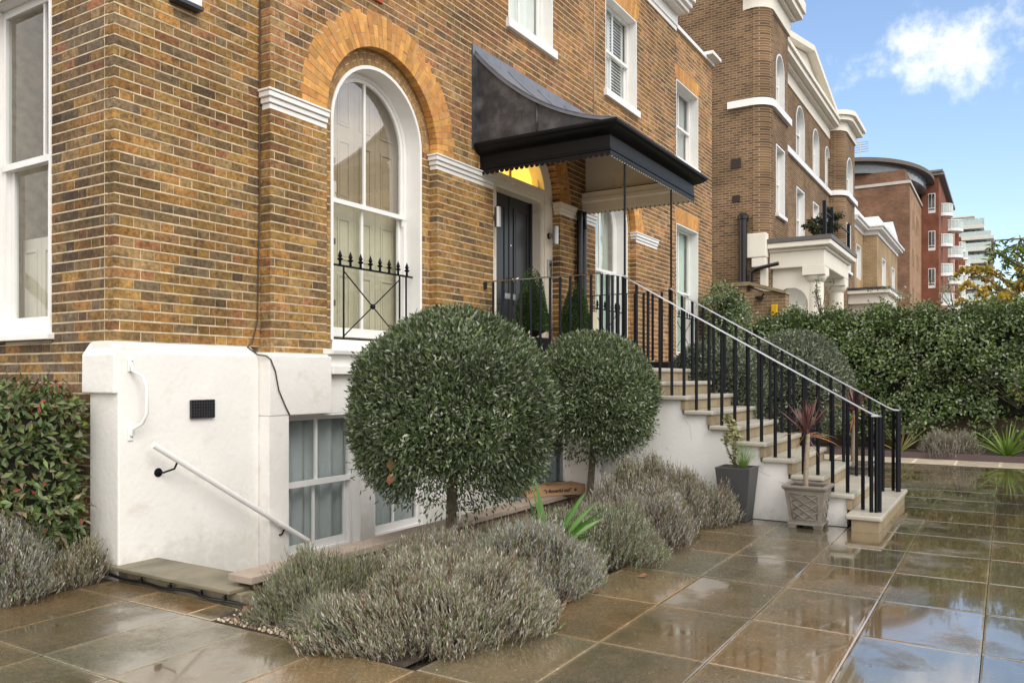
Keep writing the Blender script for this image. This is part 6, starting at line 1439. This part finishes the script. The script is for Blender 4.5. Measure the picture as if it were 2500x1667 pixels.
fl2 = thing('curved_flats', 'pink and red block with rows of curved white balconies behind the brick flats', 'flats', (120, 6, 0))
m = MB(); m.box(113, 150, 5.6, 16, 0, 20.5); m.build('wall', M('pink_stucco', (.55, .36, .30), .7, var=.15), fl2)
for k in range(5):
    m = MB(); x = 115+k*6; m.box(x, x+1.6, 5.2, 5.599, 0, 20); m.build('brick_pier', FBR, fl2)
for z in (19.0, 15.9, 12.8, 9.7, 6.6):
    balcony(108.5, 6.0, 1.6, z, fl2); 
    for k in range(3): balcony(122+k*8, 5.9, 1.2, z-.6, fl2)
# ---- tall pale flats at the end of the street
tf = thing('tower_flats', 'tall pale tower of flats with projecting concrete balconies at the end of the street', 'flats', (205, 6, 0))
m = MB(); m.box(200, 230, 3.8, 14, 0, 33.0); m.build('tower_wall', M('dark_tower', (.13, .13, .14), .5, var=.2, vs=.3), tf)
TW = M('tower_concrete', (.62, .60, .55), .7)
for i, z in enumerate((18.5, 21.2, 23.9, 26.6, 29.2, 31.6, 34.0)):
    wd = 2.6 if i < 6 else 4.2
    m = MB(); m.box(197.5, 230, wd+.5*math.sin(i*2.1)*.4, 14.2, z-.75, z); s_ = m.build('floor_slab', TW, tf)
    m = MB(); m.box(197.6, 199, wd+.3, 13, z+.001, z+1.0); m.build('balustrade', BALG, s_)
    for k in range(4):
        q = MB(); q.box(199.9, 199.98, 4.2+k*1.1, 5.1+k*1.1, z+.05, z+1.75); q.build('window', GLZ, s_)
m = MB(); m.box(200, 215, 6.2, 13, 34.001, 36.2); m.build('roof_room', GLZ, tf)
m = MB(); m.box(199.7, 215.3, 6.0, 13.2, 36.201, 36.5); m.build('roof_slab', TW, tf)
# rooftop aerial
m = MB(); m.tube([(80.5, 11.6, 19), (80.5, 11.6, 23.4)], .05, 5)
for k in range(5): m.tube([(80.5, 10.9, 22.4+.22*k), (80.5, 12.3, 22.4+.22*k)], .025, 4)
m.build('rooftop_aerial', STEEL, rb)

# ---- street trees beyond the hedge
def loose_tree(label, base, h, spread, n, seed, cols, leaf, crown_z=.55, nb=26, droop=.3):
    rd = random.Random(seed); rng = np.random.default_rng(seed); t = thing('street_tree', label, 'tree', base, 'trees beyond the hedge'); b = Vector(base); m = MB(); segs = []
    top = b + Vector((0, 0, h*.9)); m.tube([b, b+Vector((rd.gauss(0, .1), rd.gauss(0, .1), h*.4)), top], [h*.022, h*.016, h*.004], 8)
    for i in range(nb):
        s_ = b.lerp(top, rd.uniform(.3, .98)); a = rd.uniform(0, 2*PI); L_ = spread*rd.uniform(.5, 1.1)
        mid = s_+Vector((math.cos(a)*L_*.5, math.sin(a)*L_*.5, L_*rd.uniform(.25, .6))); e = mid+Vector((math.cos(a+rd.gauss(0, .4))*L_*.5, math.sin(a+rd.gauss(0, .4))*L_*.5, L_*rd.uniform(-.1, .4)))
        e2 = e+Vector((math.cos(a)*L_*.2, math.sin(a)*L_*.2, -droop*L_*rd.uniform(.3, 1.2))); m.tube([s_, mid, e, e2], [h*.007, h*.005, h*.003, .004], 5); segs += [(s_, mid), (mid, e), (mid, e), (e, e2), (e, e2)]
    m.build('trunk', BARK, t, smooth=True)
    P = []
    for i in range(n): a, c_ = rd.choice(segs); P.append(tuple(a.lerp(c_, rd.random())))
    P = np.array(P)+rng.normal(0, spread*.014, (n, 3)); D = unit(n)*.7+np.array([0, 0, -.7*(droop+.2)])
    leaf_mesh('crown', P, D, unit(n), leaf[0]*rng.uniform(.6, 1.3, n), leaf[1]*rng.uniform(.7, 1.2, n), pick(cols, [1]*len(cols), n, .35), LEAFM, t, fold=.12)
loose_tree('loose green tree with drooping narrow leaves at the right edge', (24.5, -.8, 0), 5.2, 1.2, 3600, 111, [(.12, .2, .03), (.09, .15, .03), (.22, .26, .04), (.06, .09, .03)], (.20, .055), nb=58, droop=.5)
loose_tree('yellow autumn tree low behind the hedge at the right', (33, -.25, 0), 5.4, 1.5, 6500, 112, [(.48, .32, .03), (.4, .25, .03), (.3, .26, .04), (.5, .38, .08)], (.17, .10), nb=46, droop=.2)
loose_tree('golden brown street tree beyond the yellow one', (70, .6, 0), 7.0, 2.4, 5200, 113, [(.38, .26, .05), (.24, .2, .05), (.3, .2, .06)], (.34, .2), nb=40, droop=.2)
# the bare tree that shows as a reflection in the left window
for i, (x, y, h) in enumerate(((-1.6, 16.5, 11),)):
    rd = random.Random(200+i); t = thing('bare_tree', 'bare winter tree whose reflection shows in the left window', 'tree', (x, y, 0)); m = MB()
    def grow(p, d, L_, r, k):
        e = p+d*L_; m.tube([p, p.lerp(e, .5)+Vector((rd.gauss(0, .05*L_), rd.gauss(0, .05*L_), 0)), e], [r, r*.85, r*.68], 6 if k > 2 else 4)
        if k: 
            for q in range(rd.choice([2, 3])): grow(e, (d+Vector((rd.gauss(0, .55), rd.gauss(0, .55), rd.gauss(.12, .3)))).normalized(), L_*rd.uniform(.62, .82), r*.62, k-1)
    grow(Vector((x, y, 0)), Vector((0, 0, 1)), h*.26, h*.02, 6); m.build('trunk', BARK, t, smooth=True)
